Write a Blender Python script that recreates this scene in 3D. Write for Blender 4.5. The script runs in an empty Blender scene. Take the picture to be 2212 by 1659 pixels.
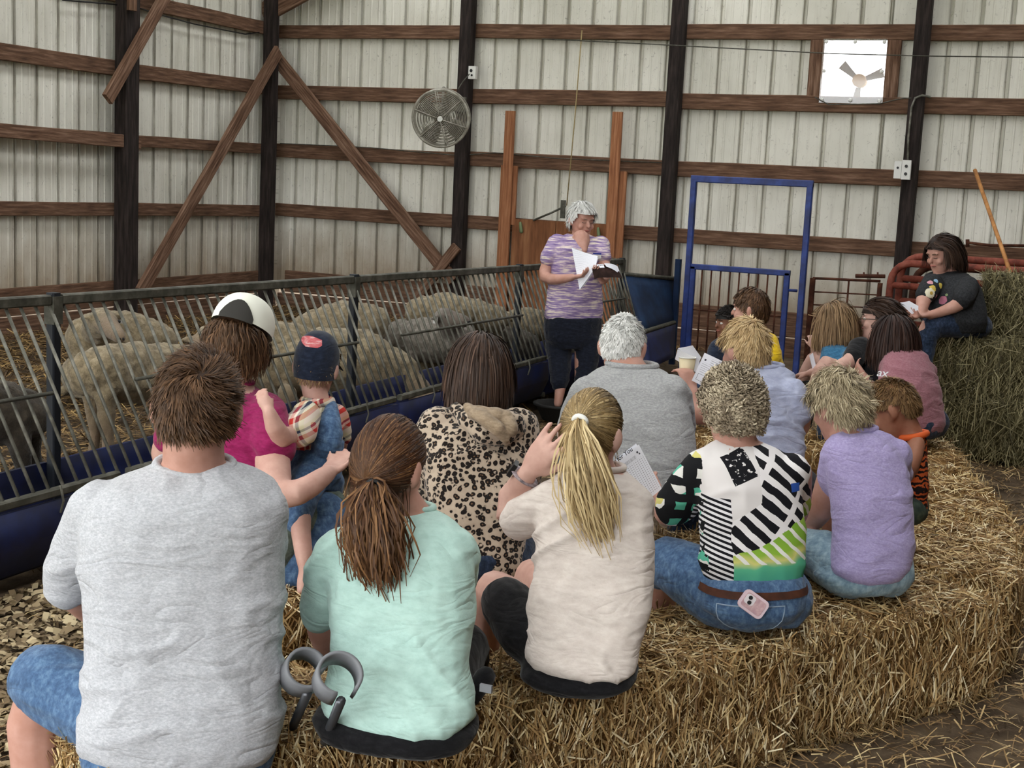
import bpy, math, random
import numpy as np
from mathutils import Matrix, Vector
random.seed(7); rng = np.random.default_rng(7)
SC = bpy.context.scene
COL = SC.collection

# ------------------------------------------------------------------ camera
FPX, IW, IH, CH = 2958.0, 2212, 1659, 1.70
def _cv(x, y): return np.array([x - IW / 2, IH / 2 - y, -FPX], float)
_y = _cv(2431, 453); _y /= np.linalg.norm(_y)
_x = -_cv(-5719, 59); _x -= _y * (_x @ _y); _x /= np.linalg.norm(_x)
RC = np.array([_x, _y, np.cross(_x, _y)])          # barn axes: X along back wall, Y along side wall, Z up
CAM = np.array([0, 0, CH])
cd = bpy.data.cameras.new('camera'); cam = bpy.data.objects.new('camera', cd); COL.objects.link(cam)
cd.sensor_width = 36; cd.lens = 36 * FPX / IW; cd.clip_start = .05; cd.clip_end = 300
m4 = np.eye(4); m4[:3, :3] = RC; m4[:3, 3] = CAM
cam.matrix_world = Matrix(m4.tolist())
SC.camera = cam
DEPTH = 1.0
def at(x, y, s): return CAM + RC @ _cv(x, y) / (s * DEPTH)             # a place seen in direction (x, y) where one metre spans s pixels
def onz(x, y, z): v = RC @ _cv(x, y); return CAM + v * (z - CH) / v[2]
def ony(x, y, Y): v = RC @ _cv(x, y); return CAM + v * Y / v[1]
def onx(x, y, X): v = RC @ _cv(x, y); return CAM + v * X / v[0]
VIEW = np.array([-.4003, .9164, 0]); SIDE = np.array([.9164, .4003, 0])     # level view direction and its right

# ------------------------------------------------------------------ light: overcast sky, exposure
SKY = 3.2
w = bpy.data.worlds.new('sky'); SC.world = w; w.use_nodes = True
bg = w.node_tree.nodes['Background']; bg.inputs[0].default_value = (.97, .98, .98, 1); bg.inputs[1].default_value = SKY
SC.view_settings.view_transform = 'Standard'; SC.view_settings.look = 'None'
SC.view_settings.gamma = 1; SC.view_settings.use_curve_mapping = False
SC.view_settings.exposure = 0.82
SC.cycles.use_denoising = True
SC.cycles.max_bounces = 8; SC.cycles.diffuse_bounces = 5; SC.cycles.sample_clamp_indirect = 6

# ------------------------------------------------------------------ materials
def srgb(c):
    if isinstance(c, str): c = tuple(int(c[i:i + 2], 16) / 255 for i in (0, 2, 4))
    return tuple(((v / 12.92) if v <= .04045 else ((v + .055) / 1.055) ** 2.4) for v in c[:3]) + (1,)
class NT:
    def __init__(s, name):
        s.m = bpy.data.materials.new(name); s.m.use_nodes = True; s.t = s.m.node_tree
        s.b = s.t.nodes['Principled BSDF']; s.tc = None
    def n(s, typ, ins=None, **kw):
        nd = s.t.nodes.new(typ)
        for k, v in kw.items(): setattr(nd, k, v)
        for k, v in (ins or {}).items():
            if hasattr(v, 'is_output') or hasattr(v, 'links'): s.t.links.new(v, nd.inputs[k])
            else: nd.inputs[k].default_value = v
        return nd
    def co(s, kind='Object', scale=(1, 1, 1), rot=(0, 0, 0), loc=(0, 0, 0)):
        if s.tc is None: s.tc = s.t.nodes.new('ShaderNodeTexCoord')
        return s.n('ShaderNodeMapping', {0: s.tc.outputs[kind], 1: loc, 2: rot, 3: scale}).outputs[0]
    def noise(s, vec, scale=5, detail=3, rough=.6, dist=0):
        return s.n('ShaderNodeTexNoise', {'Vector': vec, 'Scale': scale, 'Detail': detail, 'Roughness': rough, 'Distortion': dist}).outputs['Fac']
    def ramp(s, fac, stops, interp='LINEAR'):
        r = s.n('ShaderNodeValToRGB', {0: fac}); cr = r.color_ramp; cr.interpolation = interp
        while len(cr.elements) < len(stops): cr.elements.new(.5)
        for e, (p, c) in zip(cr.elements, stops): e.position = p; e.color = srgb(c)
        return r.outputs[0]
    def mix(s, fac, a, b, blend='MIX'):
        nd = s.n('ShaderNodeMix', data_type='RGBA', blend_type=blend)
        for i, v in ((0, fac), (6, a), (7, b)):
            if hasattr(v, 'links'): s.t.links.new(v, nd.inputs[i])
            else: nd.inputs[i].default_value = v if i == 0 else (srgb(v) if isinstance(v, str) else v)
        return nd.outputs[2]
    def math(s, op, a, b=0.0, c=0.0):
        nd = s.n('ShaderNodeMath', operation=op)
        for i, v in enumerate((a, b, c)):
            if hasattr(v, 'links'): s.t.links.new(v, nd.inputs[i])
            else: nd.inputs[i].default_value = v
        return nd.outputs[0]
    def attr(s, name): return s.n('ShaderNodeAttribute', attribute_name=name).outputs['Fac']
    def bump(s, h, strength=.3, dist=.01):
        o = s.n('ShaderNodeBump', {'Height': h, 'Strength': strength, 'Distance': dist}).outputs[0]
        s.t.links.new(o, s.b.inputs['Normal'])
    def done(s, col, rough=.8, spec=.3, metal=0.0, sheen=0.0):
        if hasattr(col, 'links'): s.t.links.new(col, s.b.inputs['Base Color'])
        else: s.b.inputs['Base Color'].default_value = srgb(col)
        if hasattr(rough, 'links'): s.t.links.new(rough, s.b.inputs['Roughness'])
        else: s.b.inputs['Roughness'].default_value = rough
        s.b.inputs['Specular IOR Level'].default_value = spec; s.b.inputs['Metallic'].default_value = metal
        s.b.inputs['Sheen Weight'].default_value = sheen
        return s.m
def mottled(name, stops, scale=(1, 1, 1), nscale=6, rough=.8, spec=.3, metal=0, detail=4, bump=0, bscale=None, sheen=0, coord='Object'):
    t = NT(name); v = t.co(coord, scale); f = t.noise(v, nscale, detail)
    if bump:
        t.bump(t.noise(t.co(coord, scale), bscale or nscale * 3, 3), bump)
    k = len(stops)
    st = stops if isinstance(stops[0], tuple) else [(.3 + .4 * i / max(1, k - 1), c) for i, c in enumerate(stops)]
    return t.done(t.ramp(f, st), rough, spec, metal, sheen)
def plain(name, col, rough=.6, spec=.4, metal=0): return NT(name).done(col, rough, spec, metal)

MT = {}
MT['wood'] = mottled('rough_sawn_wood', ['46352a', '644b3b', '836856'], (1.2, 14, 14), 3, .9, .15, bump=.4)
MT['wood_old'] = mottled('weathered_brace_wood', ['453226', '6c5242', '8d7260'], (1.0, 16, 16), 3, .9, .15, bump=.4)
MT['wood_post'] = mottled('creosoted_post', ['171311', '2a2321', '3d3431'], (1.0, 10, 10), 3, .85, .2, bump=.3)
MT['wood_pine'] = mottled('orange_pine_board', ['7a4d33', '976546', 'b27f5d'], (1.0, 20, 20), 2.5, .8, .2, bump=.2)
MT['plywood'] = mottled('stained_plywood', ['5c3b27', '7d5338', '93694a'], (6, 6, .7), 2.2, .85, .15)
def metal_sheet(name):
    t = NT(name); g = t.n('ShaderNodeNewGeometry').outputs['Position']
    sep = t.n('ShaderNodeSeparateXYZ', {0: g})
    base = t.ramp(t.noise(g, 1.1, 3), [(.3, 'cdcbbf'), (.7, 'e4e2d8')])
    streak = t.noise(t.n('ShaderNodeMapping', {0: g, 3: (9, 9, .8)}).outputs[0], 1.5, 5, .7)
    base = t.mix(t.math('MULTIPLY', t.ramp(streak, [(.5, '000000'), (.75, 'ffffff')]), .35), base, '9d978a')
    # cobweb and dust smudges with ragged shapes
    web = t.noise(t.n('ShaderNodeMapping', {0: g, 3: (9, 9, 7)}).outputs[0], 3.0, 8, .74, .9)
    base = t.mix(t.math('MULTIPLY', t.ramp(web, [(.585, '000000'), (.66, 'ffffff')]), .5), base, '67625a')
    # brown manure splash along the lower metre
    zz = t.math('ADD', sep.outputs[2], t.math('MULTIPLY', t.noise(t.n('ShaderNodeMapping', {0: g, 3: (3, 3, 1.5)}).outputs[0], 1.6, 6, .65), -.9))
    mr = t.n('ShaderNodeMapRange', {0: zz, 1: .0, 2: .72, 3: .72, 4: 0.0}).outputs[0]
    base = t.mix(mr, base, '8a7458')
    # rib lines darkened: groove shading painted into the colour, mixed with dirt
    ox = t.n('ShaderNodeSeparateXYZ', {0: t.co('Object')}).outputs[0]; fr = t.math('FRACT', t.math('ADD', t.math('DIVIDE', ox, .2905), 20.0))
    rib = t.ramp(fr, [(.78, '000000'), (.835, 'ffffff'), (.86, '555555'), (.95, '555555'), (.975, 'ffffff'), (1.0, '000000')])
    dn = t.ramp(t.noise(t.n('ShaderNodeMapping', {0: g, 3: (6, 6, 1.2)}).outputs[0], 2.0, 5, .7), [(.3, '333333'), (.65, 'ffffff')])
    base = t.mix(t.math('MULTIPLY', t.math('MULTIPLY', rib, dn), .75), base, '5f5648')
    return t.done(base, .55, .3, .0)
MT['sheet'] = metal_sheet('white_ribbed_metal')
MT['dirt'] = mottled('barn_dirt', ['3a3024', '55483a', '6f604d'], (1, 1, 1), 5, .95, .1, detail=8, bump=.5, bscale=30)
MT['blue'] = mottled('blue_paint', ['152350', '1b2f6c', '263f88'], (1, 1, 1), 7, .5, .4, bump=.05)
MT['blue_dark'] = mottled('navy_sheet_steel', ['0a172b', '0f2340', '183252'], (1, 1, 1), 4, .75, .25)
MT['trough'] = mottled('blue_plastic_trough', ['040a22', '07113a', '0d1e50'], (1, 1, 1), 5, .6, .3)
MT['upright'] = plain('dark_upright_steel', '10161f', .6)
MT['galv'] = mottled('galvanised_steel', ['47463e', '64635a', '88867c'], (1, 1, 1), 16, .55, .5, .35)
MT['dullsteel'] = mottled('dirty_steel', ['34332c', '4a4940', '65635a'], (1, 1, 1), 14, .65, .4, .25)
MT['rust'] = mottled('rusty_red_paint', ['4d241a', '7a3a2c', '8d5142'], (1, 1, 1), 9, .7, .3)
MT['rustdark'] = mottled('brown_rust', ['2e1a13', '4a2a1e', '63402f'], (1, 1, 1), 12, .85, .2)
MT['white'] = plain('white_enamel', 'dcdcd8', .5)
MT['paper'] = plain('white_paper', 'eceef4', .9, .1)
MT['ink'] = plain('dark_ink', '33343a', .9, .1)
MT['black'] = plain('black_plastic', '141416', .45)
MT['grey'] = plain('grey_plastic', '75777c', .5)
MT['rubber'] = plain('black_rubber', '1b1a19', .8)

# ------------------------------------------------------------------ mesh helpers
def unit(v): v = np.asarray(v, float); return v / (np.linalg.norm(v) + 1e-12)
class MB:
    def __init__(s): s.v = []; s.f = []; s.k = 0
    def add(s, v, f):
        v = np.asarray(v, float).reshape(-1, 3); s.v.append(v); s.f += [tuple(i + s.k for i in q) for q in f]; s.k += len(v); return s
    def box(s, c, d, R=None):
        d = np.array(d) / 2; p = np.array([[a, b, e] for a in (-1, 1) for b in (-1, 1) for e in (-1, 1)]) * d
        if R is not None: p = p @ np.array(R).T
        return s.add(p + np.array(c), [(0, 1, 3, 2), (4, 6, 7, 5), (0, 4, 5, 1), (2, 3, 7, 6), (0, 2, 6, 4), (1, 5, 7, 3)])
    def rings(s, rr, cap=True, closed=False):
        n = len(rr[0]); v = np.concatenate(rr); f = []
        m = len(rr)
        for i in range(m if closed else m - 1):
            a, b = i * n, ((i + 1) % m) * n
            f += [(a + j, a + (j + 1) % n, b + (j + 1) % n, b + j) for j in range(n)]
        if cap and not closed:
            f.append(tuple(range(n))[::-1]); f.append(tuple((m - 1) * n + j for j in range(n)))
        return s.add(v, f)
    def tube(s, pts, r, n=8, cap=True, up=(0, 0, 1), flat=1.0, closed=False):
        pts = [np.asarray(p, float) for p in pts]; rr = r if hasattr(r, '__len__') else [r] * len(pts)
        out = []; ang = np.linspace(0, 2 * math.pi, n, endpoint=False); m = len(pts); a = None
        for i, p in enumerate(pts):
            if closed: t = unit(pts[(i + 1) % m] - pts[i - 1])
            else: t = unit(pts[min(i + 1, m - 1)] - pts[max(i - 1, 0)])
            if a is None:
                u = np.array(up, float)
                if abs(u @ t) > .95: u = np.array([1., 0, 0]) if abs(t[0]) < .9 else np.array([0, 1., 0])
                a = unit(np.cross(u, t))
            else: a = unit(a - t * (a @ t))
            b = np.cross(t, a)
            out.append(p + rr[i] * (np.cos(ang)[:, None] * a + flat * np.sin(ang)[:, None] * b))
        return s.rings(out, cap, closed)
    def ball(s, c, r, R=None, n=10, m=7):
        r = np.ones(3) * r; R = np.eye(3) if R is None else np.array(R)
        out = []
        for i in range(m):
            th = math.pi * (i + .5) / m; a = np.linspace(0, 2 * math.pi, n, endpoint=False)
            p = np.stack([np.sin(th) * np.cos(a), np.sin(th) * np.sin(a), np.full(n, -math.cos(th))], 1) * r
            out.append(p @ R.T + np.array(c))
        return s.rings(out)
    def limb(s, pts, rad, n=12, ends=True):
        """rounded tapering tube with domed ends, radii in metres"""
        pts = [np.asarray(p, float) for p in pts]; rad = list(rad)
        P, Q = [pts[0]], [rad[0]]
        for i in range(1, len(pts)):
            k = max(1, int(np.linalg.norm(pts[i] - pts[i - 1]) / (rad[i] + .02)))
            for j in range(1, k + 1):
                f = j / k; P.append(pts[i - 1] * (1 - f) + pts[i] * f); Q.append(rad[i - 1] * (1 - f) + rad[i] * f)
        P = np.array(P)
        for _ in range(1):
            if len(P) > 2: P[1:-1] = .5 * P[1:-1] + .25 * (P[:-2] + P[2:])
        if ends:
            d0 = unit(P[0] - P[1]); d1 = unit(P[-1] - P[-2]); r0, r1 = Q[0], Q[-1]
            P = np.concatenate([[P[0] + d0 * r0 * .95, P[0] + d0 * r0 * .65], P, [P[-1] + d1 * r1 * .65, P[-1] + d1 * r1 * .95]])
            Q = [r0 * .25, r0 * .75] + Q + [r1 * .75, r1 * .25]
        return s.tube(list(P), Q, n)
    def mesh(s, name):
        me = bpy.data.meshes.new(name); me.from_pydata(np.concatenate(s.v).tolist(), [], s.f); me.update(); return me
def link(name, me, mat=None, parent=None, loc=None, smooth=False):
    if mat is not None: me.materials.clear(); me.materials.append(mat if not isinstance(mat, str) else MT[mat])
    if smooth: me.polygons.foreach_set('use_smooth', [True] * len(me.polygons))
    o = bpy.data.objects.new(name, me); COL.objects.link(o)
    if parent is not None: o.parent = parent
    if loc is not None: o.location = loc
    return o
def wmat(o):
    M = np.array(o.matrix_basis)
    return M if o.parent is None else wmat(o.parent) @ M
def build(name, mb, mat, parent=None, smooth=False):
    """world-space builder mesh -> object; origin set at its base centre, expressed in the parent's frame"""
    v = np.concatenate(mb.v)
    if parent is not None:
        M = wmat(parent); v = (v - M[:3, 3]) @ M[:3, :3]
        mb.v = [v]; return link(name, mb.mesh(name), mat, parent, None, smooth)
    c = np.array([(v[:, 0].min() + v[:, 0].max()) / 2, (v[:, 1].min() + v[:, 1].max()) / 2, v[:, 2].min()])
    mb.v = [v - c]; return link(name, mb.mesh(name), mat, None, c, smooth)
def tag(o, label=None, cat=None, group=None, kind=None):
    if label: o['label'] = label
    if cat: o['category'] = cat
    if group: o['group'] = group
    if kind: o['kind'] = kind
    return o
def empty(name, loc, rz=0.0):
    o = bpy.data.objects.new(name, None); COL.objects.link(o); o.empty_display_size = .1
    c, s_ = math.cos(rz), math.sin(rz); loc = np.asarray(loc, float)
    o.matrix_basis = Matrix(((c, -s_, 0, loc[0]), (s_, c, 0, loc[1]), (0, 0, 1, loc[2]), (0, 0, 0, 1))); return o
def beam(name, p0, p1, wdt, thk, mat, parent=None, up=(0, 0, 1), chamfer=.006, wobble=.0):
    """sawn timber from p0 to p1: local X along it, wdt along up, thk across; edges chamfered"""
    p0, p1 = np.asarray(p0, float), np.asarray(p1, float); L = np.linalg.norm(p1 - p0); x = (p1 - p0) / L
    if abs(np.dot(x, up)) > .98: up = (1, 0, 0)
    yv = unit(np.cross(np.array(up, float), x)); zv = np.cross(x, yv); c = chamfer
    prof = np.array([[-thk / 2 + c, -wdt / 2], [thk / 2 - c, -wdt / 2], [thk / 2, -wdt / 2 + c], [thk / 2, wdt / 2 - c],
                     [thk / 2 - c, wdt / 2], [-thk / 2 + c, wdt / 2], [-thk / 2, wdt / 2 - c], [-thk / 2, -wdt / 2 + c]])
    rr = []
    for k in range(5):
        q = prof + (np.random.RandomState(int(abs(p0.sum()) * 977 + k)).randn(1, 2) * wobble)
        rr.append(np.column_stack([np.full(8, L * k / 4), q]))
    b = MB().rings(rr); M = np.eye(4); M[:3, 0] = x; M[:3, 1] = yv; M[:3, 2] = zv; M[:3, 3] = p0
    o = link(name, b.mesh(name), mat, parent)
    if parent is not None: M = np.linalg.inv(wmat(parent)) @ M
    o.matrix_basis = Matrix(M.tolist()); return o

# ------------------------------------------------------------------ barn shell
YB, XL, HT = 14.40, -9.58, 5.0
def floor_z(x, y):
    """trodden litter: small waves, and a bank of it behind the seats"""
    d1 = .86 * (x + 1.25) - .51 * (y - 3.14); d2 = x + .26; d = np.clip((np.maximum(d1, d2) + .12) / .22, 0, 1)
    return .012 * np.sin(x * 3.1 + y * 1.7) + .01 * np.sin(x * 7.3 - y * 5.1) + .085 * d * d * (3 - 2 * d) * np.clip((9.3 - y) / 1.2, 0, 1)
g = MB(); n = 150
gx = np.linspace(-14, 8, n); gy = np.linspace(-4, 19, n)
GX, GY = np.meshgrid(gx, gy, indexing='ij')
GZ = floor_z(GX, GY) - .02
g.add(np.stack([GX, GY, GZ], -1).reshape(-1, 3), [(i * n + j, (i + 1) * n + j, (i + 1) * n + j + 1, i * n + j + 1) for i in range(n - 1) for j in range(n - 1)])
floor = tag(build('floor', g, 'dirt', None, True), 'brown dirt barn floor strewn with loose straw', kind='structure')
g = MB().add([[-60, -60, -.06], [60, -60, -.06], [60, 60, -.06], [-60, 60, -.06]], [(0, 1, 2, 3)])
tag(build('ground', g, mottled('sunlit_grass', ['6f7a4a', '8c9460', 'a9ab78'], nscale=.8, rough=.95)), 'pale grass outside the barn', kind='structure')

RIB = .2905
def sheet_mesh(L=3):
    """three-rib steel sheet: x along wall, y depth (+ = outwards), z up"""
    prof = []
    for k in range(L):
        x = k * RIB
        prof += [(x, 0), (x + .065, 0), (x + .072, -.005), (x + .086, -.005), (x + .093, 0), (x + .17, 0), (x + .177, -.005), (x + .191, -.005), (x + .198, 0), (x + .240, 0), (x + .246, -.006), (x + .251, .035), (x + .279, .035), (x + .284, -.006), (x + .2905, 0)]
    prof = sorted(set(prof)); z0, z1 = .26, HT
    v = [(x, y, z0) for x, y in prof] + [(x, y, z1) for x, y in prof]; q = len(prof)
    me = bpy.data.meshes.new('metal_panel'); me.from_pydata(v, [], [(i, i + 1, q + i + 1, q + i) for i in range(q - 1)]); me.update()
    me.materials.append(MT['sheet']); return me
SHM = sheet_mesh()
def panels(wall, p0, rz, count):
    for k in range(count):
        o = bpy.data.objects.new('metal_panel', SHM); COL.objects.link(o); o.parent = wall
        c, s_ = math.cos(rz), math.sin(rz); d = np.array([c, s_, 0]) * k * RIB * 3
        p = np.array(p0) + d - np.array(wall.location) + np.array([0, 0, -.0 + .004 * (k % 2)]) + np.array([-s_, c, 0]) * .0012 * (k % 2)
        o.matrix_basis = Matrix(((c, -s_, 0, p[0]), (s_, c, 0, p[1]), (0, 0, 1, 0), (0, 0, 0, 1)))
wall_back = tag(empty('wall_back', (XL, YB, 0)), 'white ribbed metal back wall with brown wooden girts', kind='structure')
wall_left = tag(empty('wall_left', (XL, YB, 0)), 'white ribbed metal side wall on the pen side with brown girts', kind='structure')
# window opening lies between girts: panels behind it are cut short
WX0, WX1, WZ0, WZ1 = -2.99, -2.34, 2.64, 3.27
ps = XL + .0
for k in range(17):
    x0 = ps + k * RIB * 3; x1 = x0 + RIB * 3
    if x1 > WX0 and x0 < WX1: continue
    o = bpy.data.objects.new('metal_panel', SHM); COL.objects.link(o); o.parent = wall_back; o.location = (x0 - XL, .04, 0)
def cut_sheet(x0, x1, z0, z1):
    prof = []
    k0 = int(math.floor((x0 - ps) / RIB)) - 1
    for k in range(k0, k0 + int((x1 - x0) / RIB) + 4):
        x = ps + k * RIB
        prof += [(x, 0), (x + .240, 0), (x + .246, -.006), (x + .251, .035), (x + .279, .035), (x + .284, -.006)]
    prof = [(x, y) for x, y in prof if x0 < x < x1]; prof = [(x0, 0)] + prof + [(x1, 0)]; q = len(prof)
    b = MB().add([(x, YB + .04 + y, z0) for x, y in prof] + [(x, YB + .04 + y, z1) for x, y in prof], [(i, i + 1, q + i + 1, q + i) for i in range(q - 1)])
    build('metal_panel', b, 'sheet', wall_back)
ks = [k for k in range(17) if ps + (k + 1) * RIB * 3 > WX0 and ps + k * RIB * 3 < WX1]
xa, xb = ps + ks[0] * RIB * 3, ps + (ks[-1] + 1) * RIB * 3
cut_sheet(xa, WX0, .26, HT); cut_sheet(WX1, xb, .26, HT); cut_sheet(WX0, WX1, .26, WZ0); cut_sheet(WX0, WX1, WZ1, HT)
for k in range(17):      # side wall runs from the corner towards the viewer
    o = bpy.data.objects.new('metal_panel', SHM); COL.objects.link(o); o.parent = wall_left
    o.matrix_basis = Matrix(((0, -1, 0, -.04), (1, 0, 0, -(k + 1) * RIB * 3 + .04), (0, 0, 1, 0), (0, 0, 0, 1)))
tag(beam('trim_1', (XL - .03, YB + .035, .0), (XL - .03, YB + .035, HT), .14, .05, 'sheet', None, up=(1, 1, 0)), 'white metal corner trim of the barn', kind='structure')
# girts, one board per bay
POSTB = [-9.46, -6.99, -4.51, -2.0, .5, 3.0]
for z, hgt in ((3.345, .155), (2.63, .165), (1.915, .165), (1.20, .155)):
    for a, b in zip(POSTB[:-1], POSTB[1:]):
        dz = random.uniform(-.012, .012)
        beam('girt', (a + (-.1 if a < -9 else .06), YB - .02, z + dz), (b - .06, YB - .02, z + random.uniform(-.012, .012)), hgt, .045, 'wood', wall_back, wobble=.002)
for a, b in zip(POSTB[:-1], POSTB[1:]):
    beam('skirt_board', (a + .06, YB - .02, .333), (b - .06, YB - .02, .328), .265, .045, 'wood', wall_back, wobble=.002)
    beam('skirt_board', (a - .04, YB - .02, .062), (b + .04, YB - .02, .066), .245, .045, 'wood', wall_back, wobble=.002)
POSTL = [14.3, 11.45, 8.6, 5.8, 3.0, .2]
for z, hgt in ((3.35, .15), (2.635, .155), (1.92, .12), (1.20, .135)):
    for a, b in zip(POSTL[:-1], POSTL[1:]):
        beam('girt', (XL + .03, a - .06, z + random.uniform(-.015, .015)), (XL + .03, b + .06, z + random.uniform(-.015, .015)), hgt, .045, 'wood', wall_left, wobble=.002)
for a, b in zip(POSTL[:-1], POSTL[1:]):
    beam('skirt_board', (XL + .03, a - .06, .333), (XL + .03, b + .06, .328), .265, .045, 'wood', wall_left)
    beam('skirt_board', (XL + .03, a + .06, .062), (XL + .03, b - .06, .067), .245, .045, 'wood', wall_left)
beam('girt', (XL + .16, 11.62, 1.90), (XL + .16, 6.0, 1.97), .13, .04, 'wood_old', wall_left)      # doubled board nailed over the posts
LBL = {0: 'black square wooden post in the barn corner', 1: 'black wooden post behind the round fan', 2: 'black wooden post just beside the blue tall frame', 3: 'black wooden post carrying the conduit and outlet boxes', 4: 'black wooden post beyond the leaning handle', 5: 'black wooden post at the far end of the back wall'}
for i, x in enumerate(POSTB[:5]):
    py_ = YB - .12 if i else YB - .36
    tag(beam('wooden_post', (x, py_, -.3), (x, py_, HT), .145, .13, 'wood_post', None, up=(1, 0, 0), wobble=.003), LBL[i], 'post', kind='structure')
for i, y in enumerate(POSTL[1:4]):
    tag(beam('wooden_post', (XL + .13, y, -.3), (XL + .13, y, HT), .21, .15, 'wood_post', None, up=(0, 1, 0), wobble=.003),
        ['dark paired wooden post on the side wall behind the pen', 'dark wooden post of the side wall nearer the door', 'dark wooden post of the side wall nearest the door'][i], 'post', kind='structure')
beam_lab = [
    ((XL + .24, 11.55, .35), (XL + .24, 14.02, 3.08), .155, 'diagonal weathered brace rising along the side wall to the corner post'),
    ((-9.55, YB - .24, 3.1), (-6.98, YB - .24, .52), .155, 'long diagonal brown brace falling from the corner post across the back wall'),
    ((-7.42, YB - .285, .30), (-6.93, YB - .285, .92), .12, 'short diagonal brace crossing the foot of the long brace'),
    ((XL + .26, 11.0, 2.30), (XL + .26, 12.35, 4.0), .14, 'weathered knee brace slanting up from the paired side post'),
    ((-9.62, YB - .3, 3.52), (-8.0, YB - .3, 4.25), .24, 'brown truss brace at the very top beside the corner post')]
for a, b, wd, lb in beam_lab:
    tag(beam('wooden_brace', a, b, wd, .05, 'wood_old', None, up=(0, 0, 1)), lb, 'brace', kind='structure')
tag(beam('wooden_block', (XL + .26, 11.36, 3.2), (XL + .26, 11.36, 4.6), .11, .05, 'wood', None, up=(0, 1, 0)), 'short brown board nailed upright to the paired side post', 'board', kind='structure')

# roof with light strips, far side wall and door wall: out of view, they shape the daylight
roof = tag(empty('roof', (0, 0, 0)), 'unseen metal barn roof with open strips added to let daylight in', kind='structure')
for a, b in ((-10.2, -7.9), (-7.0, -4.4), (-3.5, -.6), (.3, 4.4)):
    build('roof_panel', MB().box(((a + b) / 2, 5.5, 5.15), (b - a, 18.5, .04)), 'white', roof)
wall_right_added = tag(build('wall_right_added', MB().box((4.3, 5.5, 2.5), (.06, 18.4, 5.2)), 'wood'), 'unseen plank wall added on the far side to shape the daylight', kind='structure')
wall_front_added = tag(empty('wall_front_added', (0, -3.6, 0)), 'unseen door wall added behind the viewer, its wide open doorway shaping the daylight', kind='structure')
build('wall_board', MB().box((2.6, -3.6, 2.5), (3.4, .06, 5.2)), 'wood', wall_front_added); build('wall_board', MB().box((-4.3, -3.6, 4.75), (10.6, .06, .8)), 'wood', wall_front_added)

# ------------------------------------------------------------------ straw helpers
def attr_float(me, name, dom, vals):
    a = me.attributes.new(name, 'FLOAT', dom); a.data.foreach_set('value', np.asarray(vals, np.float32))
def fast_mesh(name, V, Q):
    """V (n,3), Q (m,4) quads"""
    me = bpy.data.meshes.new(name); me.vertices.add(len(V)); me.vertices.foreach_set('co', np.asarray(V, np.float32).ravel())
    m = len(Q); k = Q.shape[1]; me.loops.add(m * k); me.loops.foreach_set('vertex_index', np.asarray(Q, np.int32).ravel())
    me.polygons.add(m); me.polygons.foreach_set('loop_start', np.arange(0, m * k, k, dtype=np.int32))
    me.update(calc_edges=True); return me
def nrmz(a): return a / (np.linalg.norm(a, axis=-1, keepdims=True) + 1e-12)
def blades(name, P, D, N, L, Wd, bend=.15):
    """flat straw stalks, three cross-lines each (two quads)"""
    S = nrmz(np.cross(D, N)) * Wd[:, None] / 2; k = len(P); L = L[:, None]
    mid = P + N * (bend * L * rng.uniform(-.3, 1, (k, 1))); a = P - D * L / 2; b = P + D * L / 2
    V = np.stack([a - S, a + S, mid - S * 1.1, mid + S * 1.1, b - S, b + S], 1).reshape(-1, 3)
    i = np.arange(k)[:, None] * 6
    Q = np.concatenate([i + np.array([[0, 1, 3, 2]]), i + np.array([[2, 3, 5, 4]])], 1).reshape(-1, 4)
    me = fast_mesh(name, V, Q); attr_float(me, 'rnd', 'FACE', np.repeat(rng.random(k), 2)); return me
def straw_mat(name, stops):
    t = NT(name); f = t.attr('rnd'); return t.done(t.ramp(f, stops), .65, .35)
MT['straw'] = straw_mat('golden_straw', [(0, '553c20'), (.22, '8c6b41'), (.5, 'b59463'), (.8, 'dac390'), (1, 'f4e8c6')])
MT['hay'] = straw_mat('green_hay', [(0, '3f3a26'), (.4, '6b6344'), (.75, '8c8460'), (1, 'b3a983')])
MT['bedding'] = straw_mat('bedding_straw', [(0, '2c2011'), (.4, '553f24'), (.75, '7c6139'), (1, 'a88c5a')])
MT['bedding_pale'] = straw_mat('trodden_straw', [(0, '4a3820'), (.4, '7d6240'), (.75, 'a88a5c'), (1, 'd8c393')])
MT['chips'] = straw_mat('wood_chips', [(0, '5d4c36'), (.5, '8d7a5c'), (1, 'c6b591')])
MT['straw_core'] = mottled('pressed_straw', ['3f2c16', '694d2b', '977648'], (4, 4, 12), 5, .95, .1, detail=6, bump=.8, bscale=20)
MT['hay_core'] = mottled('pressed_hay', ['2f2b1b', '4d4730', '6e6646'], (4, 4, 10), 5, .95, .1, detail=6, bump=.8, bscale=20)

def vnoise(p):
    """value noise in numpy, p (n,3) -> (n,) in 0..1"""
    i = np.floor(p).astype(np.int64); f = p - i; f = f * f * (3 - 2 * f); out = 0
    for dx in (0, 1):
        for dy in (0, 1):
            for dz in (0, 1):
                h = ((i[:, 0] + dx) * 73856093) ^ ((i[:, 1] + dy) * 19349663) ^ ((i[:, 2] + dz) * 83492791)
                h = (h ^ (h >> 13)) * 1274126177; h = ((h ^ (h >> 16)) & 0xffff) / 65535.
                out = out + h * (f[:, 0] if dx else 1 - f[:, 0]) * (f[:, 1] if dy else 1 - f[:, 1]) * (f[:, 2] if dz else 1 - f[:, 2])
    return out

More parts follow.
